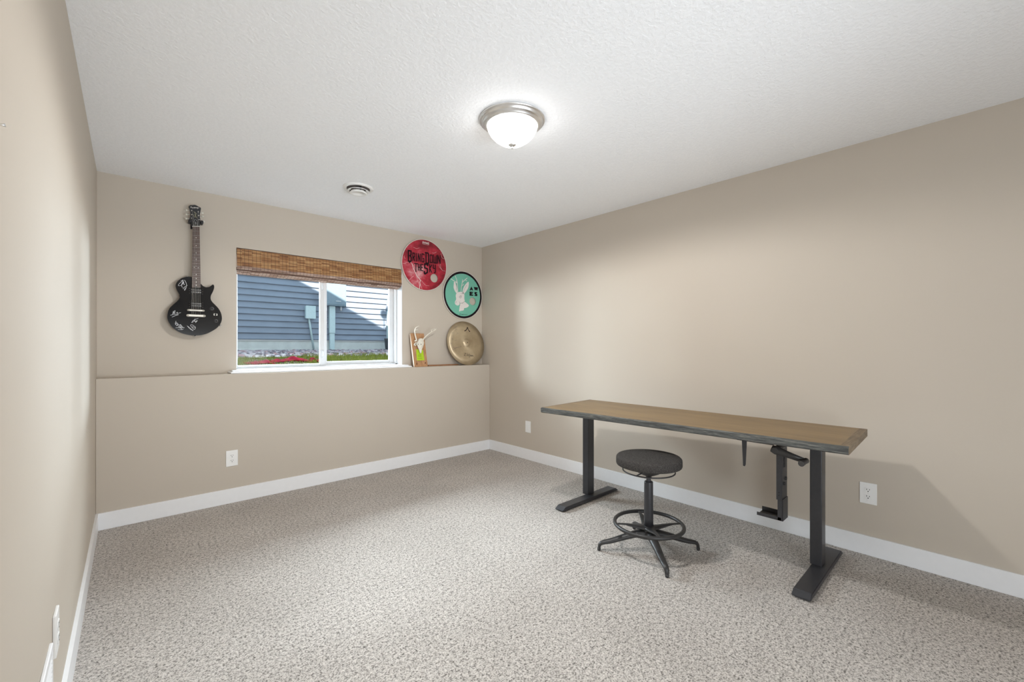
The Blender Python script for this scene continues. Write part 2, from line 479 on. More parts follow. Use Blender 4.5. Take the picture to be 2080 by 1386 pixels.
# back wall behind the photographer with hall doorway
b = N()
for x0, x1, z0, z1 in ((0.94, 1.45, 0, H), (3.05, XR, 0, H), (1.45, 3.05, 2.1, H), (XL, 0.94, 2.1, H)):
    box(b, x0, x1, YB-0.12, YB, z0, z1)
struct('wall_front', b, M['wall'], label='wall behind the viewpoint with a wide doorway')
BH, BT = 0.113, 0.013
b = N(); box(b, XR-BT, XR, YB, YL, 0, BH, 0.002); struct('baseboard_right', b, M['trim'], label='white baseboard under the right wall')
b = N(); box(b, XL, XR-BT, YL-BT, YL, 0, BH, 0.002); struct('baseboard_back', b, M['trim'], label='white baseboard under the window wall')
b = N(); plan(b, [(xl(YB), YB), (xl(YB)+BT, YB), (xl(YL-BT)+BT, YL-BT), (xl(YL-BT), YL-BT)], 0, BH); struct('baseboard_left', b, M['trim'], label='white baseboard under the left wall')

# ------------------------------------------------------------------ window
FY = 4.215
wn = bpy.data.objects.new('window_1', None); COL.objects.link(wn); wn.location = (1.43, FY, WZ0); wn['_o'] = Vector((1.43, FY, WZ0)); wn['kind'] = 'structure'
wn['label'] = 'white two-pane sliding basement window'
b = N()   # white jamb liners of the reveal
box(b, WX1-0.006, WX1+0.002, YU+0.0005, FY, WZ0, WZ1); box(b, WX0-0.002, WX0+0.005, YU+0.02, FY, WZ0, WZ1)
box(b, WX0, WX1, YU+0.06, FY, WZ1-0.004, WZ1+0.002)
obj('jamb_liner', b, M['vinyl'], wn)
b = N()
IX0, IX1 = WX0+0.006, WX1-0.006
box(b, IX0, IX0+0.02, FY, FY+0.10, WZ0, WZ1, 0.002); box(b, IX1-0.018, IX1, FY, FY+0.10, WZ0, WZ1, 0.002)
box(b, IX0, IX1, FY, FY+0.10, WZ0, 1.046, 0.002); box(b, IX0, IX1, FY, FY+0.10, WZ1-0.03, WZ1, 0.002)
box(b, IX0, IX1, FY+0.038, FY+0.044, 1.046, 1.054)
obj('window_frame', b, M['vinyl'], wn)
def sash(x0, x1, y, z0, z1, sl, sr, sb, name='sash'):
    b = N()
    box(b, x0, x0+sl, y, y+0.03, z0, z1, 0.003); box(b, x1-sr, x1, y, y+0.03, z0, z1, 0.003)
    box(b, x0+sl, x1-sr, y+0.002, y+0.028, z0, z0+sb, 0.003); box(b, x0+sl, x1-sr, y+0.002, y+0.028, z1-0.035, z1, 0.003)
    s = obj(name, b, M['vinyl'], wn)
    b = N(); box(b, x0+sl-0.004, x1-sr+0.004, y+0.013, y+0.017, z0+sb-0.004, z1-0.031)
    obj('glass_pane', b, M['glass'], s)
    return s
sL = sash(IX0+0.006, 1.418, FY+0.006, 1.048, WZ1-0.03, 0.016, 0.042, 0.018)
sR = sash(1.395, IX1-0.016, FY+0.05, 1.048, WZ1-0.03, 0.06, 0.045, 0.034)
for zc in (1.80, 1.16):
    b = N()
    box(b, 1.389, 1.405, FY-0.006, FY+0.007, zc-0.035, zc+0.035, 0.004)
    tube(b, [(1.397, FY-0.004, zc+0.03), (1.400, FY-0.016, zc+0.01), (1.400, FY-0.016, zc-0.02), (1.395, FY-0.004, zc-0.034)], [0.004, 0.006, 0.006, 0.004], 8)
    obj('sash_latch', b, M['vinyl'], sL)
b = N()
box(b, 0.622, 2.215, 3.975, FY+0.004, 1.0105, 1.024, 0.0045); box(b, 0.640, 2.200, 4.02, YU+0.004, 1.024, 1.034, 0.003)
box(b, WX0+0.001, WX1-0.001, YU, FY+0.004, 1.024, 1.036)
struct('trim_1', b, M['trim'], label='white window stool board lying on the ledge')

# ------------------------------------------------------------------ bamboo blind
bl = thing('bamboo_blind', 'woven brown bamboo roman blind raised at the top of the window', 'blind', (1.42, 4.13, 2.03))
def yzprism(b, prof, x0, x1):
    A_ = [b.verts.new((x0, y, z)) for y, z in prof]; B_ = [b.verts.new((x1, y, z)) for y, z in prof]
    b.faces.new(A_); b.faces.new(list(reversed(B_)))
    for i in range(len(prof)): b.faces.new((A_[i], B_[i], B_[(i+1) % len(prof)], A_[(i+1) % len(prof)]))
BX0, BX1 = 0.684, 2.158
b = N(); yzprism(b, [(4.101, 2.033), (4.096, 1.96), (4.089, 1.890), (4.094, 1.890), (4.102, 1.96), (4.107, 1.99), (4.16, 1.99), (4.16, 2.033)], BX0, BX1)
obj('valance', b, M['bamboo'], bl)
b = N(); tube(b, [(BX0, 4.091, 1.884), (BX1, 4.091, 1.884)], 0.0055, 12); obj('valance_hem', b, M['bamboo_roll'], bl)
b = N(); yzprism(b, [(4.089, 1.878), (4.092, 1.870), (4.108, 1.863), (4.125, 1.866), (4.125, 1.88)], BX0, BX1); obj('upper_fold', b, M['bamboo_roll'], bl)
b = N(); yzprism(b, [(4.106, 1.862), (4.122, 1.854), (4.127, 1.866)], BX0, BX1); obj('bottom_rail', b, M['bamboo_dark'], bl)
b = N(); yzprism(b, [(4.122, 1.857), (4.140, 1.8465), (4.144, 1.848), (4.166, 1.839), (4.170, 1.841), (4.190, 1.833), (4.200, 1.834), (4.204, 1.845), (4.204, 1.88), (4.122, 1.88)], BX0, BX1)
obj('gathered_fold', b, M['bamboo_roll'], bl)

# ------------------------------------------------------------------ exterior beyond the window
NY = 9.2
b = N()
z = 1.352; k = 0; EXP = 0.1185
while z < 4.6:
    p = [(NY, z), (NY-0.003, z+0.001), (NY-0.003, z+0.011), (NY-0.032, z+0.012), (NY-0.034, z+0.018), (NY-0.010, z+EXP), (NY, z+EXP)]
    A_ = [b.verts.new((-6, y, zz)) for y, zz in p]; B_ = [b.verts.new((9, y, zz)) for y, zz in p]
    for i in range(len(p)):
        b.faces.new((A_[i], B_[i], B_[(i+1) % len(p)], A_[(i+1) % len(p)]))
    b.faces.new(A_); b.faces.new(list(reversed(B_)))
    z += EXP
ns = thing('neighbor_house', 'blue grey lap sided house seen through the window, half in sun', 'house', (1.5, NY+0.1, 1.0))
obj('siding', b, M['siding'], ns)
b = N(); box(b, -6, 9, NY+0.002, NY+0.3, 0.6, 1.335); obj('foundation', b, M['concrete'], ns)
b = N(); box(b, -6, 9, NY-0.018, NY+0.02, 1.335, 1.356, 0.002); obj('starter_trim', b, M['vinyl'], ns)
b = N(); box(b, -6, 9, NY+0.002, NY+0.3, 1.34, 4.6); obj('sheathing', b, M['siding'], ns)

ub = thing('utility_box', 'small pale grey utility box with a slanting conduit on blue siding', 'utility box', (2.81, NY-0.05, 1.12))
b = N(); box(b, 2.690, 2.870, NY-0.13, NY-0.0345, 1.79, 2.04, 0.012); box(b, 2.685, 2.875, NY-0.138, NY-0.125, 1.785, 2.045, 0.004)
obj('box_body', b, M['panel_gray'], ub)
b = N(); tube(b, [(2.765, NY-0.06, 1.80), (2.775, NY-0.06, 1.72), (2.865, NY-0.06, 1.125)], 0.020, 12); obj('conduit', b, M['panel_gray'], ub)
ep = thing('electrical_panel', 'large grey electrical panel with a wide vertical conduit on the siding', 'electrical panel', (3.27, NY-0.05, 1.12))
b = N(); box(b, 2.97, 3.485, NY-0.16, NY-0.0345, 2.07, 2.85, 0.01)
box(b, 2.99, 3.465, NY-0.168, NY-0.158, 2.10, 2.82, 0.004)
obj('panel_body', b, M['bluegray'], ep)
b = N(); box(b, 3.26, 3.37, NY-0.176, NY-0.168, 2.165, 2.18, 0.002); box(b, 3.29, 3.33, NY-0.18, NY-0.168, 2.55, 2.62, 0.004)
b.verts.index_update(); obj_split('panel_latch', b, M['vinyl'], ep)
b = N(); box(b, 3.155, 3.275, NY-0.11, NY-0.0345, 1.50, 2.07, 0.01); box(b, 3.17, 3.265, NY-0.10, NY-0.0345, 1.12, 1.52, 0.006)
obj('conduit', b, M['panel_gray'], ep)
b = N(); tube(b, [(3.40, NY-0.08, 2.07), (3.40, NY-0.08, 1.98)], 0.022, 12); obj('connector', b, M['vinyl'], ep)
gm = thing('gas_meter', 'grey gas meter and riser pipe at the right edge of the window view', 'meter', (4.62, NY-0.2, 1.1))
b = N(); tube(b, [(4.44, NY-0.12, 1.10), (4.44, NY-0.12, 1.75), (4.46, NY-0.12, 2.32), (4.60, NY-0.12, 2.36), (4.75, NY-0.12, 2.36)], 0.026, 12); obj('riser_pipe', b, M['panel_gray'], gm)
b = N(); lathe(b, [(0.0, -0.05), (0.10, -0.045), (0.11, 0), (0.10, 0.05), (0.0, 0.055)], (4.50, NY-0.17, 2.14), 'Y', 24); obj('regulator', b, M['vinyl'], gm)
b = N(); tube(b, [(4.40, NY-0.14, 1.72), (4.53, NY-0.14, 1.66)], 0.035, 12); obj('shutoff_valve', b, M['panel_gray'], gm)
b = N(); box(b, 4.54, 4.80, NY-0.26, NY-0.06, 1.72, 2.05, 0.03); obj('meter_body', b, M['panel_gray'], gm)
b = N(); lathe(b, [(0.10, 0.92), (0.15, 1.0), (0.185, 1.38), (0.195, 1.40), (0.17, 1.40), (0.14, 1.1)], (4.42, NY-0.42, 0), 'Z', 24, cap0=True)
tag(obj('planter_pot', b, M['dark_plastic'], origin=(4.42, NY-0.42, 0.95)), 'dark grey tapered pot on the gravel by the foundation', 'pot')

def gz(x, y):   # yard height
    t_ = [(4.3, 0.965), (4.7, 1.0), (5.8, 1.075), (7.0, 1.105), (9.5, 1.13)]
    if y <= t_[0][0]: return t_[0][1]
    for (y0, z0), (y1, z1) in zip(t_, t_[1:]):
        if y <= y1: return z0+(z1-z0)*(y-y0)/(y1-y0)
    return t_[-1][1]
b = N()
ys = [4.32, 4.7, 5.2, 5.8, 6.4, 7.0, 8.0, 9.3]; xs = [-6+0.5*i for i in range(31)]
g = [[b.verts.new((x, y, gz(x, y))) for x in xs] for y in ys]
for j in range(len(ys)-1):
    for i in range(len(xs)-1): b.faces.new((g[j][i], g[j][i+1], g[j+1][i+1], g[j+1][i]))
struct('ground', b, M['soil'], label='side yard soil between the two houses')
# gravel (nobody could count it)
rk = random.Random(3)
b = N()
for i in range(4200):
    y = 6.0+3.15*rk.random()**0.8; x = y*(0.10+0.52*rk.random()); r = rk.uniform(0.016, 0.038); mi_ = rk.choice((0, 0, 0, 1, 2, 2))
    if (y > NY-0.20 and (2.78 < x < 2.95 or 3.10 < x < 3.33 or x > 4.38)) or math.hypot(x-4.42, y-NY+0.42) < 0.24: continue
    c = Vector((x, y, gz(x, y)+r*0.25)); q = rk.random()*PI
    sx, sy, sz = r*rk.uniform(.8, 1.3), r*rk.uniform(.7, 1.1), r*rk.uniform(.9, 1.3)
    vs = []
    for d in ((1, 0, 0), (0, 1, 0), (-1, 0, 0), (0, -1, 0), (.5, .5, .75), (-.6, .3, .8), (.1, -.6, .8)):
        dx, dy = d[0]*math.cos(q)-d[1]*math.sin(q), d[0]*math.sin(q)+d[1]*math.cos(q)
        vs.append(b.verts.new(c+Vector((dx*sx, dy*sy, d[2]*sz))))
    for f in ((0, 1, 4), (1, 5, 4), (1, 2, 5), (2, 3, 5), (3, 6, 5), (3, 0, 6), (0, 4, 6), (4, 5, 6)):
        b.faces.new([vs[k] for k in f]).material_index = mi_
tag(obj('gravel', b, [M['rock'], M['rock_pink'], M['rock_dark']], origin=(2, 7.5, 1.1)), 'grey and pink river gravel along the neighbouring foundation', 'gravel', kind='stuff')
b = N()
for i in range(12000):
    y = 4.6+1.9*rk.random(); x = y*(0.10+0.50*rk.random())
    hh = rk.uniform(0.02, 0.045) + (0.018 if x/y > 0.29 else 0)
    pxl = 1040+865*math.tan(math.atan2(x, y)-YAW)
    if (500 < pxl < 548 or 552 < pxl < 626 or 638 < pxl < 652) and y < 5.75 and rk.random() < 0.6: continue
    a = rk.random()*2*PI; dx, dy = math.cos(a)*0.004, math.sin(a)*0.004; z0 = gz(x, y)-0.005
    lx, ly = rk.uniform(-.02, .02), rk.uniform(-.02, .02)
    b.faces.new((b.verts.new((x-dx, y-dy, z0)), b.verts.new((x+dx, y+dy, z0)), b.verts.new((x+lx, y+ly, z0+hh))))
tag(obj('grass', b, M['grass'], origin=(1.6, 5.3, 1.03)), 'bright green lawn strip just outside the window', 'grass', kind='stuff')
def cloth(cx, cy, wx, wy, hgt, seed, label):
    rr = random.Random(seed); b = N(); nx, ny = 44, 10
    ph = [rr.random()*6 for _ in range(6)]
    g = []
    for j in range(ny+1):
        row = []
        for i in range(nx+1):
            u, v_ = i/nx, j/ny; x = cx+(u-.5)*wx; y = cy+(v_-.5)*wy+0.05*math.sin(9*u+ph[5])
            e = min(1, 5*min(u, 1-u))*math.sin(PI*v_)
            zz = gz(x, y)+0.006+hgt*e*(0.55+0.25*math.sin(7*u+ph[0])+0.2*math.sin(17*u+ph[1]+2*v_)+0.12*math.sin(31*u+ph[2]))
            row.append(b.verts.new((x, y, zz)))
        g.append(row)
    for j in range(ny):
        for i in range(nx):
            f = b.faces.new((g[j][i], g[j][i+1], g[j+1][i+1], g[j+1][i])); f.smooth = True
    o = obj('red_cloth', b, M['maroon'], origin=(cx, cy, gz(cx, cy)))
    md = o.modifiers.new('thickness', 'SOLIDIFY'); md.thickness = 0.004
    tag(o, label, 'cloth', 'red cloth heaps in the grass')
cloth(1.09, 5.30, 0.27, 0.20, 0.036, 4, 'crumpled dark red cloth in the grass, smaller heap at the left of the window')
cloth(1.435, 5.50, 0.47, 0.24, 0.046, 9, 'crumpled dark red cloth in the grass, long heap left of the middle window post')
cloth(1.675, 5.35, 0.15, 0.16, 0.046, 6, 'crumpled dark red cloth corner in the grass right beside the middle window post')

# our own house above the room: its gable shades the neighbour wall
b = N()
poly = [(-9, 2.60), (7.6, 2.60), (2.88, 5.02), (0.93, 6.015), (-9, 11.09)]
prismXZ(b, poly, -5.0, 4.6)
ro = struct('roof', b, M['roof'], label='gable roof of the own house above the room')
b = N(); box(b, -6, -0.3, 4.2, 4.32, -0.2, 2.6); box(b, 3.4, 8, 4.2, 4.32, -0.2, 2.6)
struct('wall_exterior', b, M['roof'], label='outer wall of the own house beside the window')
# dish on the roof edge (its shadow falls on the siding)
sh = SUN_DIR*((NY-4.4)/SUN_DIR.y)
dc = Vector((4.405, NY, 1.94))-sh
b = N()
mt = Vector((0.15, -1, 0.7)).to_track_quat('Z', 'Y').to_matrix()
lathe(b, [(0.0, -0.02), (0.05, -0.012), (0.090, 0.0), (0.093, 0.004), (0.05, -0.008), (0.0, -0.014)], dc, 'Z', 28, mat=mt)
tube(b, [dc+Vector((0, 0, -0.08)), dc+Vector((0.01, 0, -0.55))], 0.012, 8)
obj('satellite_dish', b, M['dark_plastic'], ro)

# hall behind the doorway
b = N(); box(b, -0.6, 3.2, -3.4, YB-0.15, -0.12, 0); struct('floor_hall', b, M['carpet'])
b = N(); box(b, -0.6, 3.2, -3.5, -3.4, -0.12, H); box(b, -0.7, -0.6, -3.5, YB-0.12, -0.12, H); box(b, 3.2, 3.3, -3.5, YB-0.12, -0.12, H); box(b, -0.7, 3.3, -3.5, YB-0.12, H, H+0.1)
struct('wall_hall', b, M['wall'])

# ------------------------------------------------------------------ ceiling light
LC = Vector((1.535, 1.683, H))
cl = thing('ceiling_light', 'lit flush mount ceiling light with brushed nickel ring and frosted bowl', 'ceiling light', LC)
b = N(); lathe(b, [(0.10, 0), (0.172, 0), (0.176, -0.006), (0.172, -0.012), (0.163, -0.013), (0.163, -0.022), (0.156, -0.027), (0.150, -0.028), (0.148, -0.036), (0.140, -0.040), (0.132, -0.040), (0.128, -0.030)], LC, 'Z', 72)
obj('mounting_ring', b, M['nickel'], cl)
b = N(); lathe(b, [(0.1335, -0.030), (0.134, -0.042), (0.130, -0.056), (0.118, -0.078), (0.098, -0.100), (0.070, -0.120), (0.038, -0.131), (0.010, -0.134), (0.0, -0.134)], LC, 'Z', 72)
obj('glass_bowl', b, M['lampglass'], cl)
b = N(); lathe(b, [(0.0, -0.132), (0.020, -0.132), (0.021, -0.136), (0.012, -0.142), (0.005, -0.144), (0.004, -0.147), (0.0062, -0.150), (0.004, -0.155), (0.0, -0.156)], LC, 'Z', 24)
obj('finial', b, M['nickel'], cl)
# bulb light of this fitting
pl = bpy.data.lights.new('ceiling_bulb', 'SPOT'); po = bpy.data.objects.new('ceiling_bulb', pl); COL.objects.link(po)
po.location = LC+Vector((0, 0, -0.165)); pl.energy = 74; pl.color = (1.0, 0.98, 0.955); pl.shadow_soft_size = 0.05
pl.spot_size = math.radians(178); pl.spot_blend = 0.25; po.rotation_euler = (0, 0, 0)

# ceiling air diffuser
VC = Vector((1.325, 3.20, H))
av = thing('air_diffuser', 'round white stepped air diffuser in the ceiling near the window', 'vent', VC)
b = N(); lathe(b, [(0.084, 0.0), (0.112, 0.0), (0.110, -0.005), (0.088, -0.010), (0.084, -0.008)], VC, 'Z', 56); obj('outer_flange', b, M['plastic'], av)
b = N(); lathe(b, [(0.0, -0.0012), (0.080, -0.0012), (0.084, -0.003)], VC, 'Z', 40); obj('throat', b, M['gray_ink'], av)
b = N(); lathe(b, [(0.055, -0.012), (0.078, -0.024), (0.080, -0.027), (0.076, -0.028), (0.054, -0.016)], VC, 'Z', 48); obj('middle_cone', b, M['plastic'], av)
b = N(); lathe(b, [(0.045, -0.022), (0.062, -0.038), (0.064, -0.043), (0.058, -0.045), (0.040, -0.044), (0.038, -0.041), (0.0, -0.041)], VC, 'Z', 48); obj('inner_cone', b, M['plastic'], av)
b = N(); lathe(b, [(0.0, -0.001), (0.012, -0.001), (0.012, -0.04), (0, -0.04)], VC, 'Z', 12)
for a in (0.4, 2.5, 4.6): box(b, VC.x+math.cos(a)*0.06-.004, VC.x+math.cos(a)*0.06+.004, VC.y+math.sin(a)*0.06-.004, VC.y+math.sin(a)*0.06+.004, H-0.03, H-0.002)
b.verts.index_update(); obj_split('stem', b, M['slot'], av)

# ------------------------------------------------------------------ outlets and plates
def outlet(label, origin, rot, kind='duplex', wdt=0.079, hgt=0.124, th=0.006, group=None):
    """built in a local frame: plate faces -Y, then rotated about Z"""
    o = thing('wall_outlet' if kind == 'duplex' else 'wall_switch', label, 'outlet' if kind == 'duplex' else 'switch', origin, group)
    o['_o'] = Vector((0, 0, 0)); o.rotation_euler = (0, 0, rot)
    b = N(); box(b, -wdt/2, wdt/2, -th, 0, -hgt/2, hgt/2, 0.0022); obj('cover_plate', b, M['plastic'], o)
    if kind == 'duplex':
        for zc in (0.0195, -0.0195):
            b = N()
            pts = []
            for k in range(28):
                a = 2*PI*k/28; x = 0.0175*math.cos(a); zz = max(-0.0135, min(0.0135, 0.0175*math.sin(a))); pts.append((x, zc+zz))
            prismXZ(b, pts, -th-0.0022, -th+0.001)
            rc = obj('receptacle', b, M['plastic'], o)
            b = N()
            for x, h_ in ((-0.0065, 0.0085), (0.0065, 0.0068)):
                box(b, x-0.0013, x+0.0013, -th-0.0027, -th-0.002, zc+0.002-h_/2+0.002, zc+0.002+h_/2+0.002)
            lathe(b, [(0, -0.0005), (0.0028, -0.0004), (0.0028, 0.0004), (0, 0.0005)], (0, -th-0.0023, zc-0.0075), 'Y', 12)
            b.verts.index_update(); obj_split('socket_slot', b, M['slot'], rc)
        b = N(); lathe(b, [(0, -0.0006), (0.003, -0.0004), (0.003, 0.001)], (0, -th, 0), 'Y', 12); obj('screw', b, M['plastic'], o)
    else:
        b = N(); box(b, -0.017, 0.017, -th-0.003, -th, -0.034, 0.034, 0.001)
        box(b, -0.012, 0.012, -th-0.005, -th-0.002, -0.026, 0.026, 0.001); obj('rocker', b, M['plastic'], o)
    return o
outlet('white duplex wall outlet on the low wall below the guitar', (0.626, YL, 0.349), 0, group='duplex wall outlets')
outlet('white duplex wall outlet on the right wall beside the desk', (XR, 0.441, 0.362), -PI/2, group='duplex wall outlets')
outlet('small white wall plate low on the right wall near the corner', (XR, 3.295, 0.355), -PI/2, 'rocker')
outlet('white duplex wall outlet seen edge on, on the left wall', (xl(1.86), 1.86, 0.374), PI/2, th=0.008, group='duplex wall outlets')

# return air grille low on the left wall
gr = thing('return_air_grille', 'white return air grille low on the left wall', 'vent', (xl(1.5), 1.5, 0.27))
GX = xl(1.5)+0.001
b = N()
gy0, gy1, gz0, gz1, ft = 1.21, 1.765, 0.145, 0.390, 0.008
box(b, GX, GX+ft, gy0, gy1, gz1-0.024, gz1, 0.002); box(b, GX, GX+ft, gy0, gy1, gz0, gz0+0.024, 0.002)
box(b, GX, GX+ft, gy1-0.024, gy1, gz0+0.024, gz1-0.024, 0.002); box(b, GX, GX+ft, gy0, gy0+0.024, gz0+0.024, gz1-0.024, 0.002)
obj('grille_frame', b, M['trim'], gr)
b = N(); z = gz0+0.03
while z < gz1-0.03:
    vs = [b.verts.new((x, y, zz)) for x, zz in ((GX+0.001, z+0.009), (GX+0.007, z), (GX+0.008, z+0.0012), (GX+0.002, z+0.0102)) for y in (gy0+0.02, gy1-0.02)]
    for f in ((0, 1, 3, 2), (2, 3, 5, 4), (4, 5, 7, 6), (6, 7, 1, 0)): b.faces.new([vs[i] for i in f])
    z += 0.0125
obj('louvers', b, M['trim'], gr)
b = N(); box(b, GX+0.0003, GX+0.001, gy0+0.02, gy1-0.02, gz0+0.02, gz1-0.02); obj('duct_backing', b, M['slot'], gr)
# tiny hook on the left wall
b = N(); tube(b, [(xl(1.12), 1.12, 1.605), (xl(1.12)+0.006, 1.12, 1.604), (xl(1.12)+0.010, 1.12, 1.605)], [0.0018, 0.0018, 0.0030], 10)
tag(obj('wall_nail', b, M['nickel'], origin=(xl(1.12), 1.12, 1.605)), 'small metal nail head on the left wall at the picture edge', 'nail')

# ------------------------------------------------------------------ desk
DT, DB = 0.770, 0.731
FL, BL, BR_, FR = Vector((2.305, 2.213, 0)), Vector((2.96, 2.256, 0)), Vector((3.037, 0.417, 0)), Vector((2.430, 0.400, 0))
dk = thing('standing_desk', 'long standing desk with brown wooden top, dark live edge and black steel legs', 'desk', (2.75, 1.35, 0))
b = N()
def q(u, v_): return FL.lerp(FR, u).lerp(BL.lerp(BR_, u), v_)
nu = 60; rr = random.Random(5)
wob = [0.0]*(nu+1)
for i in range(nu+1):
    wob[i] = 0.004*math.sin(i*0.31)+0.003*math.sin(i*0.83+1)
# surface, picture-framed ends in grey-brown
e0, e1 = 0.013, 0.9815
us = sorted(set([i/nu for i in range(nu+1)]+[e0, e1]))
def wv(u): return 0.0035*math.sin(u*19)+0.0025*math.sin(u*47+1)
def front_top(u):
    inset = 0.010+0.004*math.sin(u*23+2)+0.012*max(0, (u-0.55))*1.2
    p = q(u, 0); d = (q(u, 1)-p).normalized(); return p+d*inset
rows = []
for u in us:
    pf, pb = front_top(u), q(u, 1); m = q(u, 0)+(q(u, 1)-q(u, 0)).normalized()*wv(u)*0.6
    d = (q(u, 1)-q(u, 0)).normalized()
    rows.append([b.verts.new(v3) for v3 in (
        V(pb.x, pb.y, DT), V(pf.x, pf.y, DT), V(m.x, m.y, DT-0.006-0.008*max(0, u-0.55)), V(m.x+d.x*0.002, m.y+d.y*0.002, DB+0.006), V(q(u, 0).x+d.x*0.012, q(u, 0).y+d.y*0.012, DB), V(pb.x, pb.y, DB))])
for i in range(len(us)-1):
    A, B = rows[i], rows[i+1]; um = (us[i]+us[i+1])/2
    for k in range(6):
        f = b.faces.new((A[k], B[k], B[(k+1) % 6], A[(k+1) % 6]))
        if k == 0: f.material_index = 0 if (um < e0 and False) or (e0 < um < e1) else 1
        elif k in (1, 2, 3): f.material_index = 2
        else: f.material_index = 1
b.faces.new(rows[0]).material_index = 1; b.faces.new(list(reversed(rows[-1]))).material_index = 1
obj('tabletop', b, [M['desk_wood'], M['desk_end'], M['desk_edge']], dk)
def foot(y0, y1, x0, x1):
    b = N(); h0, h1, ch = 0.006, 0.032, 0.035
    pr_ = [(x0, h0+0.004), (x0+0.006, h0), (x1-0.006, h0), (x1, h0+0.004), (x1-ch, h1), (x0+ch, h1)]
    A_ = [b.verts.new((x, y0, z)) for x, z in pr_]; B_ = [b.verts.new((x, y1, z)) for x, z in pr_]
    b.faces.new(A_); b.faces.new(list(reversed(B_)))
    for i in range(6): b.faces.new((A_[i], B_[i], B_[(i+1) % 6], A_[(i+1) % 6]))
    bmesh.ops.bevel(b, geom=b.edges[:], offset=0.003, segments=2, affect='EDGES')
    f = obj('foot', b, M['black_steel'], dk)
    for x in (x0+0.04, x1-0.04):
        b = N(); lathe(b, [(0.014, 0), (0.016, 0.002), (0.014, 0.008)], (x, (y0+y1)/2, 0), 'Z', 16, cap0=True, cap1=True); obj('leveling_pad', b, M['black_nylon'], f)
foot(2.066, 2.146, 2.388, 3.100)
foot(0.542, 0.622, 2.418, 3.135)
for y0, y1, x0 in ((2.118-0.035, 2.118+0.022, 2.758), (0.573, 0.630, 2.792)):
    pass
for yc, x0 in ((2.146, 2.757), (0.602, 2.792)):
    b = N(); box(b, x0, x0+0.078, yc-0.028, yc+0.028, 0.030, DB-0.002, 0.004); obj('column', b, M['black_steel'], dk)
    b = N(); box(b, 2.50, 2.98, yc-0.03, yc+0.03, DB-0.012, DB-0.001, 0.002); obj('top_bracket', b, M['black_steel'], dk)
b = N()
for x in (2.77, 2.84): box(b, x-0.012, x+0.012, 0.63, 2.12, DB-0.030, DB-0.004, 0.002)
b.verts.index_update(); obj_split('crossbar', b, M['black_steel'], dk)
# height crank under the top
b = N()
p0, p1 = on(1577, 914, 'X', 2.52), on(1636, 936, 'X', 2.52)
tube(b, [p0+V(-0.030, 0, 0), p0+V(0.085, 0, 0.004)], 0.017, 6)
tube(b, [p0+V(-0.012, 0.018, 0.006), p0+V(-0.012, 0, 0), p1.lerp(p0, .5)+V(-0.012, 0, 0), p1+V(-0.012, 0, 0)], [0.017, 0.021, 0.015, 0.012], 12, flat=(0.8, 1.1))
hk = obj('crank_arm', b, M['black_nylon'], dk)
b = N(); tube(b, [p1+V(0.005, -0.004, 0.002), p1+V(-0.004, -0.004, 0.001), p1+V(-0.022, -0.003, 0), p1+V(-0.075, 0, -0.002), p1+V(-0.080, 0, -0.002)], [0.010, 0.014, 0.012, 0.014, 0.011], 16)
obj('crank_handle', b, M['black_nylon'], hk)

# computer holder hanging under the desk
ch = thing('computer_holder', 'black steel computer tower holder hanging under the desk top', 'computer holder', (2.66, 0.75, 0.28))
hx0, hx1 = 2.62, 2.708
b = N(); box(b, hx0+0.012, hx1-0.006, 0.7195, 0.7380, 0.29, 0.60, 0.001); obj('lower_slide', b, M['black_steel'], ch)
b = N(); box(b, hx0, hx1, 0.716, 0.7195, 0.395, 0.722, 0.0015); box(b, hx0, hx0+0.004, 0.716, 0.744, 0.395, 0.722, 0.001); box(b, hx1-0.004, hx1, 0.716, 0.744, 0.395, 0.722, 0.001)
box(b, 2.535, 2.555, 0.735, 0.915, 0.7035, 0.7085, 0.001); box(b, 2.55, hx1, 0.735, 0.90, 0.712, 0.722, 0.001); box(b, 2.54, 2.556, 0.75, 0.90, 0.708, 0.722)
up_ = obj('upper_channel', b, M['black_steel'], ch)
b = N()
for x, z in ((hx0+0.060, 0.505), (hx0+0.032, 0.482)):
    lathe(b, [(0, -0.006), (0.008, -0.006), (0.009, -0.001), (0.009, 0)], (x, 0.716, z), 'Y', 12)
for z in (0.42, 0.435): lathe(b, [(0, -0.002), (0.003, -0.002), (0.003, 0)], (hx0-0.0003, 0.731, z), 'X', 8)
b.verts.index_update(); obj_split('bolt', b, M['slot'], up_)
b = N(); box(b, hx0+0.030, hx0+0.046, 0.7130, 0.716, 0.57, 0.66, 0.001); obj('adjustment_slot', b, M['slot'], up_)
b = N(); box(b, hx0, hx1, 0.712, 0.84, 0.284, 0.288, 0.001); box(b, hx0, hx0+0.003, 0.72, 0.84, 0.284, 0.302, 0.0008); box(b, hx1-0.003, hx1, 0.72, 0.84, 0.284, 0.312, 0.0008)
box(b, hx0, hx1, 0.712, 0.7155, 0.284, 0.40, 0.001); box(b, hx0, hx0+0.003, 0.712, 0.738, 0.284, 0.398, 0.0008)
obj('lower_tray', b, M['black_steel'], ch)
b = N(); box(b, hx0+0.006, hx1-0.006, 0.735, 0.835, 0.2875, 0.291); obj('tray_pad', b, M['black_nylon'], ch)
b = N()
pr_ = [(0.920, 0.724), (0.892, 0.724), (0.894, 0.66), (0.899, 0.552), (0.903, 0.542), (0.912, 0.544)]
A_ = [b.verts.new((hx0, y, z)) for y, z in pr_]; B_ = [b.verts.new((hx0+0.006, y, z)) for y, z in pr_]
b.faces.new(A_); b.faces.new(list(reversed(B_)))
for i in range(6): b.faces.new((A_[i], B_[i], B_[(i+1) % 6], A_[(i+1) % 6]))
obj('upper_arm', b, M['black_steel'], ch)
b = N(); box(b, hx0-0.012, hx0+0.01, 0.708, 0.742, 0.700, 0.726, 0.003)
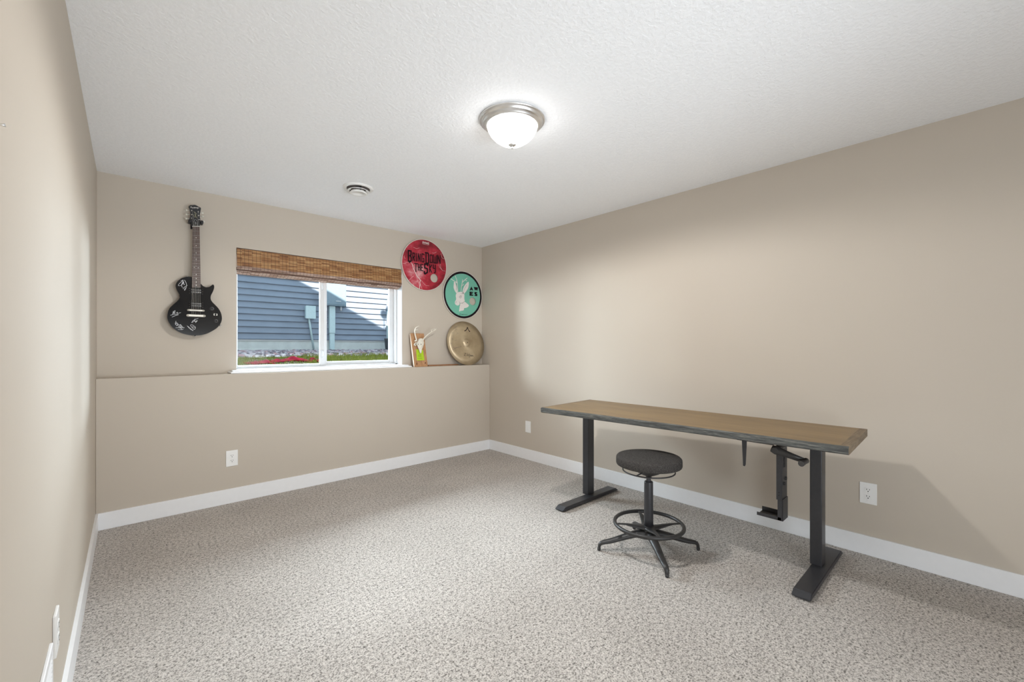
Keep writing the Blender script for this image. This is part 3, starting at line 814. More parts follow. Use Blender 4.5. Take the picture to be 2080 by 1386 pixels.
obj('clamp_block', b, M['black_nylon'], ch)
b = N(); lathe(b, [(0, -0.006), (0.006, -0.005), (0.006, 0.004)], (hx0-0.012, 0.715, 0.712), 'X', 12); obj('bolt_cap', b, M['chrome'], ch)

# ------------------------------------------------------------------ stool
SCN = Vector((2.332, 1.340, 0))
st = thing('swivel_stool', 'black swivel stool with round charcoal fabric seat and foot ring', 'stool', SCN)
b = N()
lathe(b, [(0.0, 0.572), (0.10, 0.5715), (0.165, 0.570), (0.182, 0.566), (0.1885, 0.559), (0.190, 0.550), (0.190, 0.523), (0.187, 0.516), (0.178, 0.512), (0.0, 0.512)], SCN, 'Z', 72)
obj('seat', b, M['fabric'], st)
b = N(); lathe(b, [(0.088, 0.512), (0.084, 0.492), (0.066, 0.470), (0.040, 0.457), (0.020, 0.452), (0.018, 0.445), (0, 0.445)], SCN, 'Z', 36); obj('under_seat_dome', b, M['black_nylon'], st)
b = N()
ring = [SCN+V(0.150*math.cos(a), 0.150*math.sin(a), 0.480) for a in [2*PI*k/64 for k in range(64)]]
tube(b, ring, 0.0042, 8, closed=True)
for a in (0.9, 3.2): tube(b, [SCN+V(0.145*math.cos(a), 0.145*math.sin(a), 0.481), SCN+V(0.05*math.cos(a+.25), 0.05*math.sin(a+.25), 0.490)], 0.004, 8)
obj('lever_ring', b, M['black_steel'], st)
b = N(); lathe(b, [(0.0135, 0.40), (0.0135, 0.466)], SCN, 'Z', 20); obj('gas_piston', b, M['black_steel'], st)
b = N(); lathe(b, [(0.0, 0.418), (0.020, 0.418), (0.0250, 0.414), (0.0255, 0.410), (0.0270, 0.20), (0.0275, 0.145), (0, 0.145)], SCN, 'Z', 32); obj('column', b, M['black_steel'], st)
b = N()
RZ = 0.160
ring = [SCN+V(0.198*math.cos(a), 0.198*math.sin(a), RZ) for a in [2*PI*k/80 for k in range(80)]]
tube(b, ring, 0.0112, 12, closed=True, flat=(1.0, 1.0))
fr_ = obj('foot_ring', b, M['black_nylon'], st)
a0 = math.radians(48)
for k in range(4):
    a = a0+k*PI/2; d = V(math.cos(a), math.sin(a), 0); s_ = V(-math.sin(a), math.cos(a), 0)
    b = N()
    pts = [SCN+d*0.018+V(0, 0, 0.139), SCN+d*0.045+V(0, 0, 0.139), SCN+d*0.09+V(0, 0, 0.148), SCN+d*0.14+V(0, 0, 0.158), SCN+d*0.193+V(0, 0, 0.161)]
    tube(b, smooth_path(pts, 4), [0.036-0.026*min(1, i/13) if i < 13 else 0.0105 for i in range(17)], 12, flat=(1.0, 0.42), fixed=(0, 0, 1))
    obj('spoke', b, M['black_nylon'], fr_)
b = N(); lathe(b, [(0, 0.152), (0.031, 0.152), (0.034, 0.148), (0.036, 0.11), (0.040, 0.080), (0.030, 0.074), (0, 0.074)], SCN, 'Z', 32); obj('hub', b, M['black_nylon'], st)
for k in range(4):
    a = a0+k*PI/2; d = V(math.cos(a), math.sin(a), 0)
    b = N()
    pts = [SCN+d*0.015+V(0, 0, 0.104), SCN+d*0.06+V(0, 0, 0.103), SCN+d*0.14+V(0, 0, 0.084), SCN+d*0.22+V(0, 0, 0.060), SCN+d*0.278+V(0, 0, 0.048), SCN+d*0.295+V(0, 0, 0.034), SCN+d*0.299+V(0, 0, 0.006)]
    pp = smooth_path(pts, 4); n_ = len(pp)
    rad = [0.044-0.032*(i/(n_-1))**0.6 for i in range(n_)]
    tube(b, pp, rad, 12, flat=(0.85, 0.62), fixed=(0, 0, 1) if False else tuple((d*0.25+V(0, 0, 1)).normalized()))
    lg = obj('leg', b, M['black_nylon'], st)
    b = N(); lathe(b, [(0, 0), (0.008, 0), (0.010, 0.004), (0.0105, 0.016), (0, 0.018)], SCN+d*0.299, 'Z', 16); obj('glide', b, M['black_nylon'], lg)

# ------------------------------------------------------------------ guitar
GY = 4.035     # front face plane of the body
Og, Sg = (320, 560), 9.9
gt = thing('electric_guitar', 'black single cutaway electric guitar with silver autographs hung on the wall', 'guitar', (0.41, GY+0.02, 1.31))
raw = [(680, 25), (620, 22), (560, 30), (480, 55), (410, 110), (372, 165), (365, 220), (388, 290), (430, 360), (450, 410), (436, 465), (390, 520), (310, 590), (250, 650), (215, 720), (198, 800), (203, 880), (240, 960), (310, 1050), (400, 1118), (520, 1170), (640, 1197), (760, 1206), (880, 1198), (1000, 1165), (1120, 1105), (1205, 1045), (1262, 975), (1292, 895), (1292, 820), (1270, 740), (1220, 655), (1150, 582), (1090, 520), (1068, 460), (1075, 400), (1110, 330), (1135, 262), (1138, 205), (1116, 180), (1090, 193), (1050, 225), (1000, 238), (940, 225), (895, 193), (865, 160)]
out = smooth2(raw+[raw[0]], 3)[:-1]
poly = xz(Og, Sg, out, GY)
b = N(); prismXZ(b, poly, GY, GY+0.040, 0, 0.0012)
bd = obj('body', b, M['black_gloss'], gt)
NY_ = GY-0.010
O7, S7 = (340, 405), 7.49
nk = xz(O7, S7, [(382, 412), (490, 412)], NY_)
be = xz(Og, Sg, [(688, 238), (868, 240)], NY_)
b = N(); prismXZ(b, [nk[0], nk[1], be[1], be[0]], NY_, NY_+0.005, 0, 0.0008); fb = obj('fretboard', b, M['rosewood'], gt)
b = N()
A0, A1 = Vector((nk[0][0], 0, nk[0][1])), Vector((nk[1][0], 0, nk[1][1])); B0, B1 = Vector((be[0][0], 0, be[0][1])), Vector((be[1][0], 0, be[1][1]))
scale_len = (Vector((B0.x, 0, B0.z))-A0).length/(1-2**(-22/12.0))
L_ = (B0-A0).length
def fpos(n): return scale_len*(1-2**(-n/12.0))/L_
fr = N()
for n in range(1, 23):
    s_ = min(fpos(n), 0.999); p, q_ = A0.lerp(B0, s_), A1.lerp(B1, s_)
    tube(fr, [(p.x, NY_-0.0006, p.z), (q_.x, NY_-0.0006, q_.z)], 0.0010, 6)
fr.verts.index_update(); obj_split('fret', fr, M['chrome'], fb)
dt = N()
for n in (3, 5, 7, 9, 12, 15, 17, 19, 21):
    s_ = (fpos(n)+fpos(n-1))/2; c = (A0.lerp(B0, s_)+A1.lerp(B1, s_))/2
    for dx in ((-0.0125, 0.0125) if n == 12 else (0,)):
        lathe(dt, [(0, -0.0006), (0.0032, -0.0006), (0.0032, 0.0002)], (c.x+dx, NY_, c.z), 'Y', 12)
dt.verts.index_update(); obj_split('fret_marker', dt, M['pearl'], fb)
b = N()
c0, c1 = (A0+A1)/2, (B0+B1)/2
tube(b, [(c0.x, NY_+0.014, c0.z), (c1.x, NY_+0.016, c1.z)], [0.0205, 0.026], 16, flat=(1.0, 0.55), fixed=(0, -1, 0)); obj('neck', b, M['black_satin'], gt)
hs = [(330, 100), (350, 88), (385, 90), (405, 84), (430, 88), (455, 100), (480, 116), (502, 124), (511, 138), (505, 180), (495, 225), (494, 268), (500, 305), (495, 350), (490, 385), (489, 408), (382, 410), (372, 385), (350, 345), (336, 318), (340, 290), (350, 240), (350, 190), (338, 145), (326, 120)]
hp = xz(O7, S7, smooth2(hs+[hs[0]], 3)[:-1], NY_+0.006)
b = N(); prismXZ(b, hp, NY_+0.006, NY_+0.020, 0, 0.001); hd = obj('headstock', b, M['black_satin'], gt)
def stroke(name, lines, O, S, Y, wd, mat, parent, sm=True):
    b = N()
    for ln in lines:
        ln = smooth2(ln, 4) if sm and len(ln) > 2 else ln
        ribbonXZ(b, xz(O, S, ln, Y), wd, Y-0.0002)
    return obj(name, b, mat, parent)
HY = NY_+0.006
Oh, Sh = (370, 410), 23.1
stroke('headstock_lettering', [
    [(440, 225), (405, 235), (400, 265), (430, 285), (460, 275)], [(410, 255), (445, 250)],
    [(480, 270), (490, 320)], [(480, 275), (505, 270), (505, 292), (485, 295)], [(525, 270), (525, 290)],
    [(550, 270), (562, 318)], [(550, 275), (578, 270), (578, 292), (560, 295)], [(598, 250), (600, 295)], [(600, 278), (622, 274), (624, 296)],
    [(645, 276), (636, 288), (650, 300), (662, 288), (645, 276)], [(678, 300), (680, 280), (702, 278), (704, 302)], [(722, 292), (745, 288), (738, 278), (722, 284), (726, 302), (770, 298), (790, 290)], [(725, 318), (720, 335)]],
    Oh, Sh, HY, 0.0016, M['white_ink'], hd)
stroke('headstock_emblem', [[(540, 465), (590, 495), (620, 490)], [(605, 490), (612, 600), (640, 660), (665, 760)], [(640, 540), (665, 560), (640, 600)], [(520, 610), (560, 618)], [(540, 650), (560, 700), (610, 730)], [(615, 600), (620, 700)]], Oh, Sh, HY, 0.0018, M['gold_ink'], hd)
b = N(); prismXZ(b, xz(Oh, Sh, [(540, 1130), (545, 920), (580, 860), (620, 840), (665, 860), (705, 920), (725, 1150)], HY), HY-0.0018, HY); tr_ = obj('truss_rod_cover', b, M['black_gloss'], hd)
stroke('cover_outline', [[(540, 1130), (545, 920), (580, 860), (620, 840), (665, 860), (705, 920), (725, 1150)], [(612, 930), (630, 1070)], [(640, 940), (650, 1060)]], Oh, Sh, HY-0.0018, 0.0010, M['silver_ink'], tr_, False)
b = N(); prismXZ(b, [(nk[0][0]-0.001, nk[0][1]+0.003), (nk[1][0]+0.001, nk[1][1]+0.003), (nk[1][0]+0.001, nk[1][1]-0.002), (nk[0][0]-0.001, nk[0][1]-0.002)], NY_-0.002, NY_+0.006); obj('nut', b, M['pearl'], gt)
posts = xz(Oh, Sh, [(452, 412), (452, 602), (445, 775), (752, 465), (765, 650), (790, 850)], HY)
btn = xz(Oh, Sh, [(245, 395), (243, 595), (232, 790), (925, 520), (945, 690), (985, 920)], HY+0.014)
for i, ((px_, pz), (bx_, bz)) in enumerate(zip(posts, btn)):
    b = N(); lathe(b, [(0, -0.010), (0.003, -0.010), (0.003, -0.003), (0.0052, -0.002), (0.0056, 0.0)], (px_, HY, pz), 'Y', 16)
    tube(b, [(px_, HY+0.020, pz), (bx_, HY+0.016, bz)], 0.0018, 8)
    tp = obj('tuning_peg', b, M['chrome'], hd)
    b = N(); sgn = -1 if i < 3 else 1
    lathe(b, [(0, -0.0035), (0.006, -0.003), (0.0078, 0), (0.006, 0.003), (0, 0.0035)], (bx_+sgn*0.004, HY+0.016, bz), 'Y', 18)
    obj('tuner_button', b, M['tuner'], tp)
# pickups, bridge, tailpiece, controls
def gp(a, b_): return xz(Og, Sg, [(a, b_)], GY)[0]
def pickup(x0, x1, y0, y1, name):
    c = gp((x0+x1)/2, (y0+y1)/2); a, d = gp(x0, y0), gp(x1, y1)
    wx, wz = abs(d[0]-a[0]), abs(a[1]-d[1])
    b = N(); box(b, c[0]-wx/2-0.012, c[0]+wx/2+0.012, GY-0.003, GY+0.001, c[1]-wz/2-0.006, c[1]+wz/2+0.006, 0.0015)
    r = obj('pickup', b, M['black_gloss'], gt)
    for s_ in (0.25, -0.25):
        b = N(); box(b, c[0]-wx/2, c[0]+wx/2, GY-0.009, GY-0.002, c[1]+s_*wz*2*0.5*1.0-wz*0.22, c[1]+s_*wz*2*0.5+wz*0.22, 0.002)
        obj('coil', b, M['black_satin'], r)
    b = N()
    for s_ in (0.25, -0.25):
        for k in range(6): lathe(b, [(0, -0.0012), (0.0029, -0.0010), (0.0029, 0.0006)], (c[0]+(k-2.5)*0.0102, GY-0.0095, c[1]+s_*wz), 'Y', 10)
    for sx in (-1, 1):
        for dz in (-wz/2, 0, wz/2): lathe(b, [(0, -0.002), (0.002, -0.001), (0.002, 0.001)], (c[0]+sx*(wx/2+0.008), GY-0.003, c[1]+dz), 'Y', 10)
    b.verts.index_update(); obj_split('pole_screw', b, M['chrome'], r)
pickup(668, 880, 262, 368, 'neck')
pickup(668, 885, 540, 640, 'bridge')
c = gp(770, 702)
b = N(); box(b, c[0]-0.050, c[0]+0.050, GY-0.014, GY-0.006, c[1]-0.007, c[1]+0.007, 0.003)
for s_ in (-1, 1): lathe(b, [(0, -0.015), (0.007, -0.014), (0.007, 0.0)], (c[0]+s_*0.047, GY, c[1]), 'Y', 16)
obj('bridge', b, M['cream_metal'], gt)
ct = gp(773, 808)
b = N(); box(b, ct[0]-0.055, ct[0]+0.055, GY-0.015, GY-0.004, ct[1]-0.0095, ct[1]+0.0095, 0.004)
for s_ in (-1, 1): lathe(b, [(0, -0.016), (0.008, -0.015), (0.008, 0.0)], (ct[0]+s_*0.052, GY, ct[1]), 'Y', 16)
obj('tailpiece', b, M['cream_metal'], gt)
b = N()
for i in range(6):
    xn = A0.lerp(A1, 0.1+0.8*i/5); xb = c[0]+(i-2.5)*0.0102
    pz, _ = (posts[2-i] if i < 3 else posts[i]), 0
    tube(b, [(ct[0]+(i-2.5)*0.0102, GY-0.014, ct[1]), (xb, GY-0.0165, c[1]), (xn.x, NY_-0.003, xn.z), (pz[0], HY-0.005, pz[1])], 0.00055+0.00008*(5-i), 5)
b.verts.index_update(); obj_split('string', b, M['string'], gt)
for a_, b_ in ((1092, 668), (1172, 915)):
    c = gp(a_, b_)
    b = N(); lathe(b, [(0, -0.014), (0.0095, -0.014), (0.0105, -0.012), (0.0125, -0.002), (0.0130, 0.0)], (c[0], GY, c[1]), 'Y', 28); k_ = obj('control_knob', b, M['black_gloss'], gt)
    b = N(); lathe(b, [(0.0112, -0.0030), (0.0138, -0.0010), (0.0128, 0.0)], (c[0], GY, c[1]), 'Y', 28)
    lathe(b, [(0.0085, -0.0143), (0.0100, -0.0136)], (c[0], GY, c[1]), 'Y', 28); obj('knob_ring', b, M['knob_gray'], k_)
c = gp(1165, 785)
b = N(); box(b, c[0]-0.012, c[0]+0.012, GY-0.003, GY, c[1]-0.008, c[1]+0.008, 0.001); sw = obj('toggle_switch', b, M['cream_metal'], gt)
b = N(); lathe(b, [(0.0, -0.005), (0.007, -0.005), (0.008, -0.002)], (c[0], GY, c[1]), 'Y', 16); tube(b, [(c[0], GY-0.004, c[1]), (c[0]+0.002, GY-0.018, c[1]+0.003)], [0.002, 0.003], 8); obj('switch_tip', b, M['black_satin'], sw)
b = N(); cc_ = gp(760, 1206); tube(b, [(cc_[0], GY+0.02, cc_[1]+0.001), (cc_[0], GY+0.02, cc_[1]-0.010)], [0.004, 0.006], 10)
c2 = gp(600, 22); tube(b, [(c2[0], GY+0.02, c2[1]-0.001), (c2[0]-0.001, GY+0.02, c2[1]+0.009)], [0.0035, 0.005], 10); b.verts.index_update(); obj_split('strap_button', b, M['chrome'], gt)
c3 = gp(1270, 1000); b = N(); tube(b, [(c3[0]-0.004, GY+0.02, c3[1]), (c3[0]+0.006, GY+0.02, c3[1]-0.004)], 0.007, 12); obj('output_jack', b, M['chrome'], gt)
sig = 0.0022
GS = GY-0.0003
stroke('autograph', [[(505, 110), (440, 160), (420, 205), (490, 190), (510, 130), (480, 190), (500, 240)], [(470, 110), (500, 100), (530, 150), (500, 160), (520, 120)], [(540, 90), (575, 150), (580, 220), (560, 280), (540, 295), (555, 240)], [(510, 85), (530, 180), (545, 170)], [(515, 270), (530, 240), (600, 195)]], Og, Sg, GS, sig, M['silver_ink'], gt)
stroke('autograph', [[(260, 800), (340, 780), (420, 785)], [(290, 835), (350, 810), (415, 790)], [(300, 790), (320, 715), (325, 765), (350, 700), (348, 770)], [(385, 750), (400, 735), (390, 762), (430, 755), (468, 745)]], Og, Sg, GS, sig, M['silver_ink'], gt)
stroke('autograph', [[(370, 915), (360, 990), (390, 960), (410, 975), (380, 1010), (430, 990), (470, 990), (420, 1030), (490, 1015), (440, 1055), (520, 1040)], [(350, 960), (390, 945)], [(365, 1050), (460, 1045), (540, 1050)], [(410, 1085), (500, 1090)], [(450, 985), (500, 1030), (470, 1075), (520, 1080)], [(400, 960), (420, 1000)]], Og, Sg, GS, sig, M['silver_ink'], gt)
stroke('autograph', [[(685, 950), (720, 900), (820, 860)], [(700, 945), (740, 905), (750, 895), (745, 925), (800, 905), (765, 945), (775, 920)], [(755, 870), (740, 900)]], Og, Sg, GS, sig, M['silver_ink'], gt)
stroke('autograph', [[(595, 1010), (650, 1070), (710, 1110)], [(610, 1020), (680, 1080), (720, 1105)], [(655, 1000), (690, 990), (740, 1020), (765, 1045), (740, 1085), (700, 1050), (665, 1010)], [(700, 1025), (750, 1050)], [(690, 1045), (730, 1080)]], Og, Sg, GS, sig, M['silver_ink'], gt)
# guitar hanger
hgp = xz(O7, S7, [(430, 330)], GY)[0]
gh = thing('guitar_hanger', 'black padded wall hook holding the guitar by its headstock', 'wall hook', (hgp[0], YU, hgp[1]))
hy = HY+0.026
b = N(); hl = xz(Oh, Sh, [(395, 1280), (480, 1280), (480, 900), (395, 900)], YU-0.01); prismXZ(b, hl, YU-0.016, YU-0.0005, 0, 0.002); obj('wall_plate', b, M['black_satin'], gh)
hL, hR = xz(Oh, Sh, [(352, 945), (905, 1000)], NY_+0.015)
b = N()
tube(b, smooth_path([(hgp[0], YU-0.01, hgp[1]), (hgp[0], YU-0.03, hgp[1]-0.006), (hL[0]+0.012, NY_+0.032, hL[1]), (hL[0]+0.002, NY_+0.022, hL[1])], 4), 0.007, 10)
tube(b, smooth_path([(hgp[0], YU-0.03, hgp[1]-0.006), (hR[0]-0.012, NY_+0.032, hR[1]), (hR[0]-0.003, NY_+0.022, hR[1])], 4), 0.007, 10)
obj('yoke', b, M['black_satin'], gh)
for p in (hL, hR):
    b = N(); tube(b, [(p[0], NY_+0.030, p[1]-0.004), (p[0], NY_-0.002, p[1]), (p[0], NY_-0.012, p[1]+0.008)], [0.0115, 0.0115, 0.0095], 14); obj('padded_arm', b, M['black_satin'], gh)

# ------------------------------------------------------------------ drum heads
def disc_with_hole(b, cx, cz, R, hx, hz, hr, y0, y1, mi=0, R0=None, n=72):
    """printed film: outer circle radius R, port hole at (hx, hz)"""
    def ringpts(x, z, r): return [(x+r*math.cos(2*PI*k/n), z+r*math.sin(2*PI*k/n)) for k in range(n)]
    for y, flip in ((y0, False), (y1, True)):
        o_ = [b.verts.new((x, y, z)) for x, z in ringpts(cx, cz, R)]; h_ = [b.verts.new((x, y, z)) for x, z in ringpts(hx, hz, hr)]
        es = [b.edges.new((v_[i], v_[(i+1) % n])) for v_ in (o_, h_) for i in range(n)]
        r = bmesh.ops.triangle_fill(b, use_beauty=True, use_dissolve=False, edges=es)
        for f in [g_ for g_ in r['geom'] if isinstance(g_, bmesh.types.BMFace)]: f.material_index = mi
        if not flip: fo, fh = o_, h_
    for A, B in ((fo, o_), (fh, h_)):
        for i in range(n): b.faces.new((A[i], B[i], B[(i+1) % n], A[(i+1) % n])).material_index = mi
RY = 4.092
rc = (2.437, 2.119)
rd = thing('drum_head', 'red drum head printed with lightning and black band lettering, upper of two', 'drum head', (rc[0], RY, rc[1]), 'drum heads on the wall')
b = N(); hh_ = xz((805, 480), 11.55, [(890, 985)], RY)[0]
disc_with_hole(b, rc[0], rc[1], 0.275, hh_[0], hh_[1], 0.048, RY, RY+0.004); obj('printed_film', b, M['red_print'], rd)
b = N(); ring = [(0.2745, -0.003), (0.276, -0.005), (0.280, -0.005), (0.2825, -0.002), (0.2825, 0.013), (0.2745, 0.013), (0.2745, -0.003)]
lathe(b, ring, (rc[0], RY, rc[1]), 'Y', 96); obj('hoop', b, M['white_hoop'], rd)
Or, Sr = (805, 480), 11.55
# lightning
def L3(lines, wd, mat, y, nm): return stroke(nm, lines, Or, Sr, y, wd, mat, rd, False)
L3([[(370, 640), (395, 740), (420, 800), (460, 880), (490, 940), (550, 1010), (565, 1040), (550, 1080), (560, 1130), (545, 1180), (545, 1245)]], 0.0055, M['white_ink'], RY-0.0002, 'lightning_bolt')
L3([[(370, 640), (330, 620), (250, 610), (200, 640), (150, 635)], [(490, 940), (490, 1020), (520, 1090), (545, 1150)], [(550, 1010), (600, 1050), (640, 1110), (700, 1160), (770, 1165)], [(560, 1130), (585, 1190), (605, 1245)], [(410, 930), (350, 980), (300, 1035)],
    [(1130, 530), (1090, 525), (1060, 480), (1050, 400)], [(940, 370), (880, 400), (840, 390)], [(1150, 820), (1080, 805), (1040, 740), (1035, 650)], [(1000, 660), (1010, 720), (1060, 780)], [(400, 260), (470, 290), (540, 275)], [(210, 530), (180, 490), (190, 460)],
    [(350, 600), (360, 660), (400, 700)]], 0.0020, M['pink_ink'], RY-0.0002, 'lightning_branches')
# angular block lettering: strokes on a unit grid (x right, y up)
GL = {
 'B': [[(0, 0), (0, 1.02)], [(-.12, 1), (.85, 1), (.85, .62), (.45, .53), (.9, .42), (.9, .05), (.3, -.12)], [(-.1, 0), (.5, 0)]],
 'R': [[(.05, 0), (.05, 1)], [(-.1, 1), (.85, 1), (.85, .55), (.2, .5)], [(.4, .5), (.85, -.02)]],
 'I': [[(.5, 0), (.5, 1)]],
 'N': [[(.05, 0), (.05, 1)], [(.05, 1), (.85, 0)], [(.85, 0), (.85, 1)]],
 'G': [[(.95, .9), (.85, 1), (.05, 1), (.05, 0), (.85, 0), (.85, .45), (.5, .45)]],
 'D': [[(.1, -.02), (.1, 1)], [(-.15, 1), (.75, 1), (.95, .85), (.95, .1), (.6, -.25)], [(.0, 0), (.6, 0)]],
 'O': [[(.05, 0), (.05, 1), (.9, 1), (.9, 0), (.05, 0)]],
 'W': [[(.03, 1), (.03, 0), (.95, 0), (.95, 1)], [(.5, 0), (.5, .8)]],
 'T': [[(-.05, 1), (1.0, 1)], [(.45, 1), (.45, -.25)]],
 'H': [[(.05, 0), (.05, 1)], [(.9, 0), (.9, 1)], [(.05, .5), (.9, .5)]],
 'E': [[(.95, 1), (.05, 1), (.05, 0), (.95, 0)], [(.05, .5), (.7, .5)]],
 'S': [[(.95, .92), (.9, 1), (.1, 1), (.1, .58), (.85, .52), (.85, .12), (.1, -.1)], [(.02, -.02), (.02, .18)]],
 'K': [[(.05, 0), (.05, 1)], [(.85, 1), (.1, .5), (.85, 0)]],
 'Y': [[(.05, 1), (.05, .5), (.85, .5)], [(.85, 1), (.85, .0), (.45, -.1)]]}
def letters(items, y, wd, th=0.0008):
    b = N()
    for ch_, x0, x1, z0, z1, ww in items:
        for ln in GL[ch_]:
            ribbonXZ(b, [(x0+(x1-x0)*u, z0+(z1-z0)*v_) for u, v_ in ln], ww*1.18, y, th)
    return b
txt = [('B', 2.236, 2.272, 2.136, 2.247, .0125), ('R', 2.287, 2.314, 2.146, 2.229, .009), ('I', 2.318, 2.342, 2.146, 2.231, .009), ('N', 2.350, 2.382, 2.150, 2.233, .0085), ('G', 2.396, 2.427, 2.150, 2.236, .009),
       ('D', 2.446, 2.484, 2.143, 2.255, .0125), ('O', 2.502, 2.532, 2.156, 2.240, .009), ('W', 2.544, 2.587, 2.158, 2.245, .009), ('N', 2.599, 2.637, 2.160, 2.252, .009),
       ('T', 2.309, 2.345, 2.050, 2.120, .009), ('H', 2.352, 2.377, 2.050, 2.120, .009), ('E', 2.388, 2.414, 2.053, 2.121, .0085),
       ('S', 2.428, 2.474, 2.030, 2.130, .0135), ('K', 2.494, 2.526, 2.048, 2.132, .009), ('Y', 2.540, 2.574, 2.056, 2.136, .009)]
obj('band_lettering', letters(txt, RY-0.0012, 0.01), M['black_ink'], rd)
def font(name, body, cx, cz, size, y, mat, parent, sx=1.0, shear=0.0, ext=0.0004):
    cu = bpy.data.curves.new('t', 'FONT'); cu.body = body; cu.size = size; cu.align_x = 'CENTER'; cu.align_y = 'CENTER'; cu.extrude = ext; cu.shear = shear; cu.offset = size*0.02
    to = bpy.data.objects.new('t', cu); COL.objects.link(to)
    dg = bpy.context.evaluated_depsgraph_get(); me = bpy.data.meshes.new_from_object(to.evaluated_get(dg))
    b = N(); b.from_mesh(me); bpy.data.objects.remove(to); bpy.data.curves.remove(cu); bpy.data.meshes.remove(me)
    for v_ in b.verts: v_.co = Vector((cx+v_.co.x*sx, y-v_.co.z-ext, cz+v_.co.y))
    return obj(name, b, mat, parent)
font('maker_lettering', 'EVANS', 2.447, 2.362, 0.030, RY-0.0003, M['white_ink'], rd, 0.92)
b = N(); box(b, 2.406, 2.488, RY-0.0007, RY, 2.3445, 2.3465); obj('maker_underline', b, M['pink_ink'], rd)

tc = (2.951, 1.832)
td = thing('drum_head', 'teal drum head with black border and white antlered rabbit, lower of two', 'drum head', (tc[0], RY, tc[1]), 'drum heads on the wall')
Ot, St = (890, 540), 12.05
th_ = xz(Ot, St, [(845, 873)], RY)[0]
b = N(); disc_with_hole(b, tc[0], tc[1], 0.274, th_[0], th_[1], 0.047, RY, RY+0.004); obj('printed_film', b, M['teal'], td)
b = N(); lathe(b, [(0.250, -0.0008), (0.2742, -0.0008), (0.2742, 0.001), (0.250, 0.001), (0.250, -0.0008)], (tc[0], RY, tc[1]), 'Y', 96); obj('black_border', b, M['black_ink'], td)
b = N(); lathe(b, ring, (tc[0], RY, tc[1]), 'Y', 96); obj('hoop', b, M['white_hoop'], td)
def fillpoly(name, polys, mat, y, th, parent, O=Ot, S=St, sm=True):
    b = N()
    for pl_ in polys:
        pl_ = smooth2(pl_+[pl_[0]], 3)[:-1] if sm else pl_
        prismXZ(b, xz(O, S, pl_, y), y-th, y)
    return obj(name, b, mat, parent)
rb = fillpoly('rabbit_print', [
    [(470, 650), (540, 640), (600, 650), (640, 700), (640, 800), (650, 870), (620, 910), (580, 925), (530, 910), (520, 950), (480, 975), (430, 955), (410, 920), (415, 870), (440, 820), (430, 740), (440, 690)],
    [(545, 905), (600, 920), (650, 885), (700, 920), (748, 965), (740, 1000), (690, 1030), (640, 1040), (630, 1080), (600, 1100), (550, 1105), (515, 1120), (520, 1050), (530, 980)]],
    M['white_ink'], RY-0.0003, 0.0005, td)
fillpoly('rabbit_ear', [[(385, 395), (420, 410), (455, 500), (470, 590), (465, 670), (440, 665), (400, 600), (378, 530), (382, 460)]], M['white_ink'], RY-0.0003, 0.0005, td)
fillpoly('rabbit_ear', [[(745, 390), (750, 450), (735, 540), (690, 620), (640, 680), (600, 670), (605, 590), (640, 500), (700, 420)]], M['white_ink'], RY-0.0003, 0.0005, td)
stroke('rabbit_antlers', [[(480, 640), (478, 560), (470, 440), (455, 350), (415, 245)], [(470, 430), (400, 380), (310, 320)], [(460, 420), (440, 370)]], Ot, St, RY-0.0005, 0.0062, M['white_ink'], td)
stroke('rabbit_antlers', [[(560, 650), (565, 560), (575, 480), (590, 400), (600, 340)], [(590, 410), (640, 360), (712, 300)], [(572, 500), (600, 480), (620, 450)], [(665, 345), (700, 370)]], Ot, St, RY-0.0005, 0.0062, M['white_ink'], td)
stroke('rabbit_line_art', [[(520, 765), (530, 745), (555, 745), (568, 765), (555, 788), (530, 788), (520, 765)], [(540, 755), (550, 770)], [(575, 920), (610, 905), (640, 875)], [(425, 915), (440, 900)], [(430, 870), (445, 885), (430, 905)], [(520, 880), (530, 930), (530, 980)], [(460, 520), (440, 600)], [(700, 470), (640, 580), (615, 650)],
    [(640, 1040), (655, 1080)], [(600, 1100), (605, 1130)], [(550, 690), (600, 680)], [(430, 430), (455, 520)], [(590, 470), (575, 560)], [(540, 730), (580, 740)]], Ot, St, RY-0.0009, 0.0022, M['gray_ink'], td)
# block letters A W E S
fillpoly('block_lettering', [[(765, 605), (815, 508), (858, 606), (825, 602), (812, 585), (800, 602)],
    [(868, 520), (975, 532), (955, 615), (925, 585), (905, 612)],
    [(768, 632), (858, 642), (856, 664), (812, 662), (812, 668), (846, 678), (846, 694), (812, 698), (812, 706), (858, 714), (858, 738), (768, 735)],
    [(890, 642), (955, 650), (955, 672), (925, 678), (958, 700), (955, 745), (888, 740), (888, 722), (918, 712), (888, 690)]], M['black_ink'], RY-0.0003, 0.0006, td, sm=False)
stroke('maker_marks', [[(533, 1172), (522, 1190), (533, 1208)], [(548, 1170), (545, 1190), (550, 1208)], [(570, 1182), (572, 1206)], [(585, 1182), (590, 1206), (600, 1184), (606, 1206)], [(618, 1185), (620, 1206)], [(632, 1185), (634, 1206)], [(645, 1186), (655, 1206)], [(664, 1190), (666, 1206)], [(680, 1188), (684, 1198), (680, 1208)], [(700, 1185), (706, 1196), (700, 1210)]], Ot, St, RY-0.0003, 0.0026, M['black_ink'], td, False)

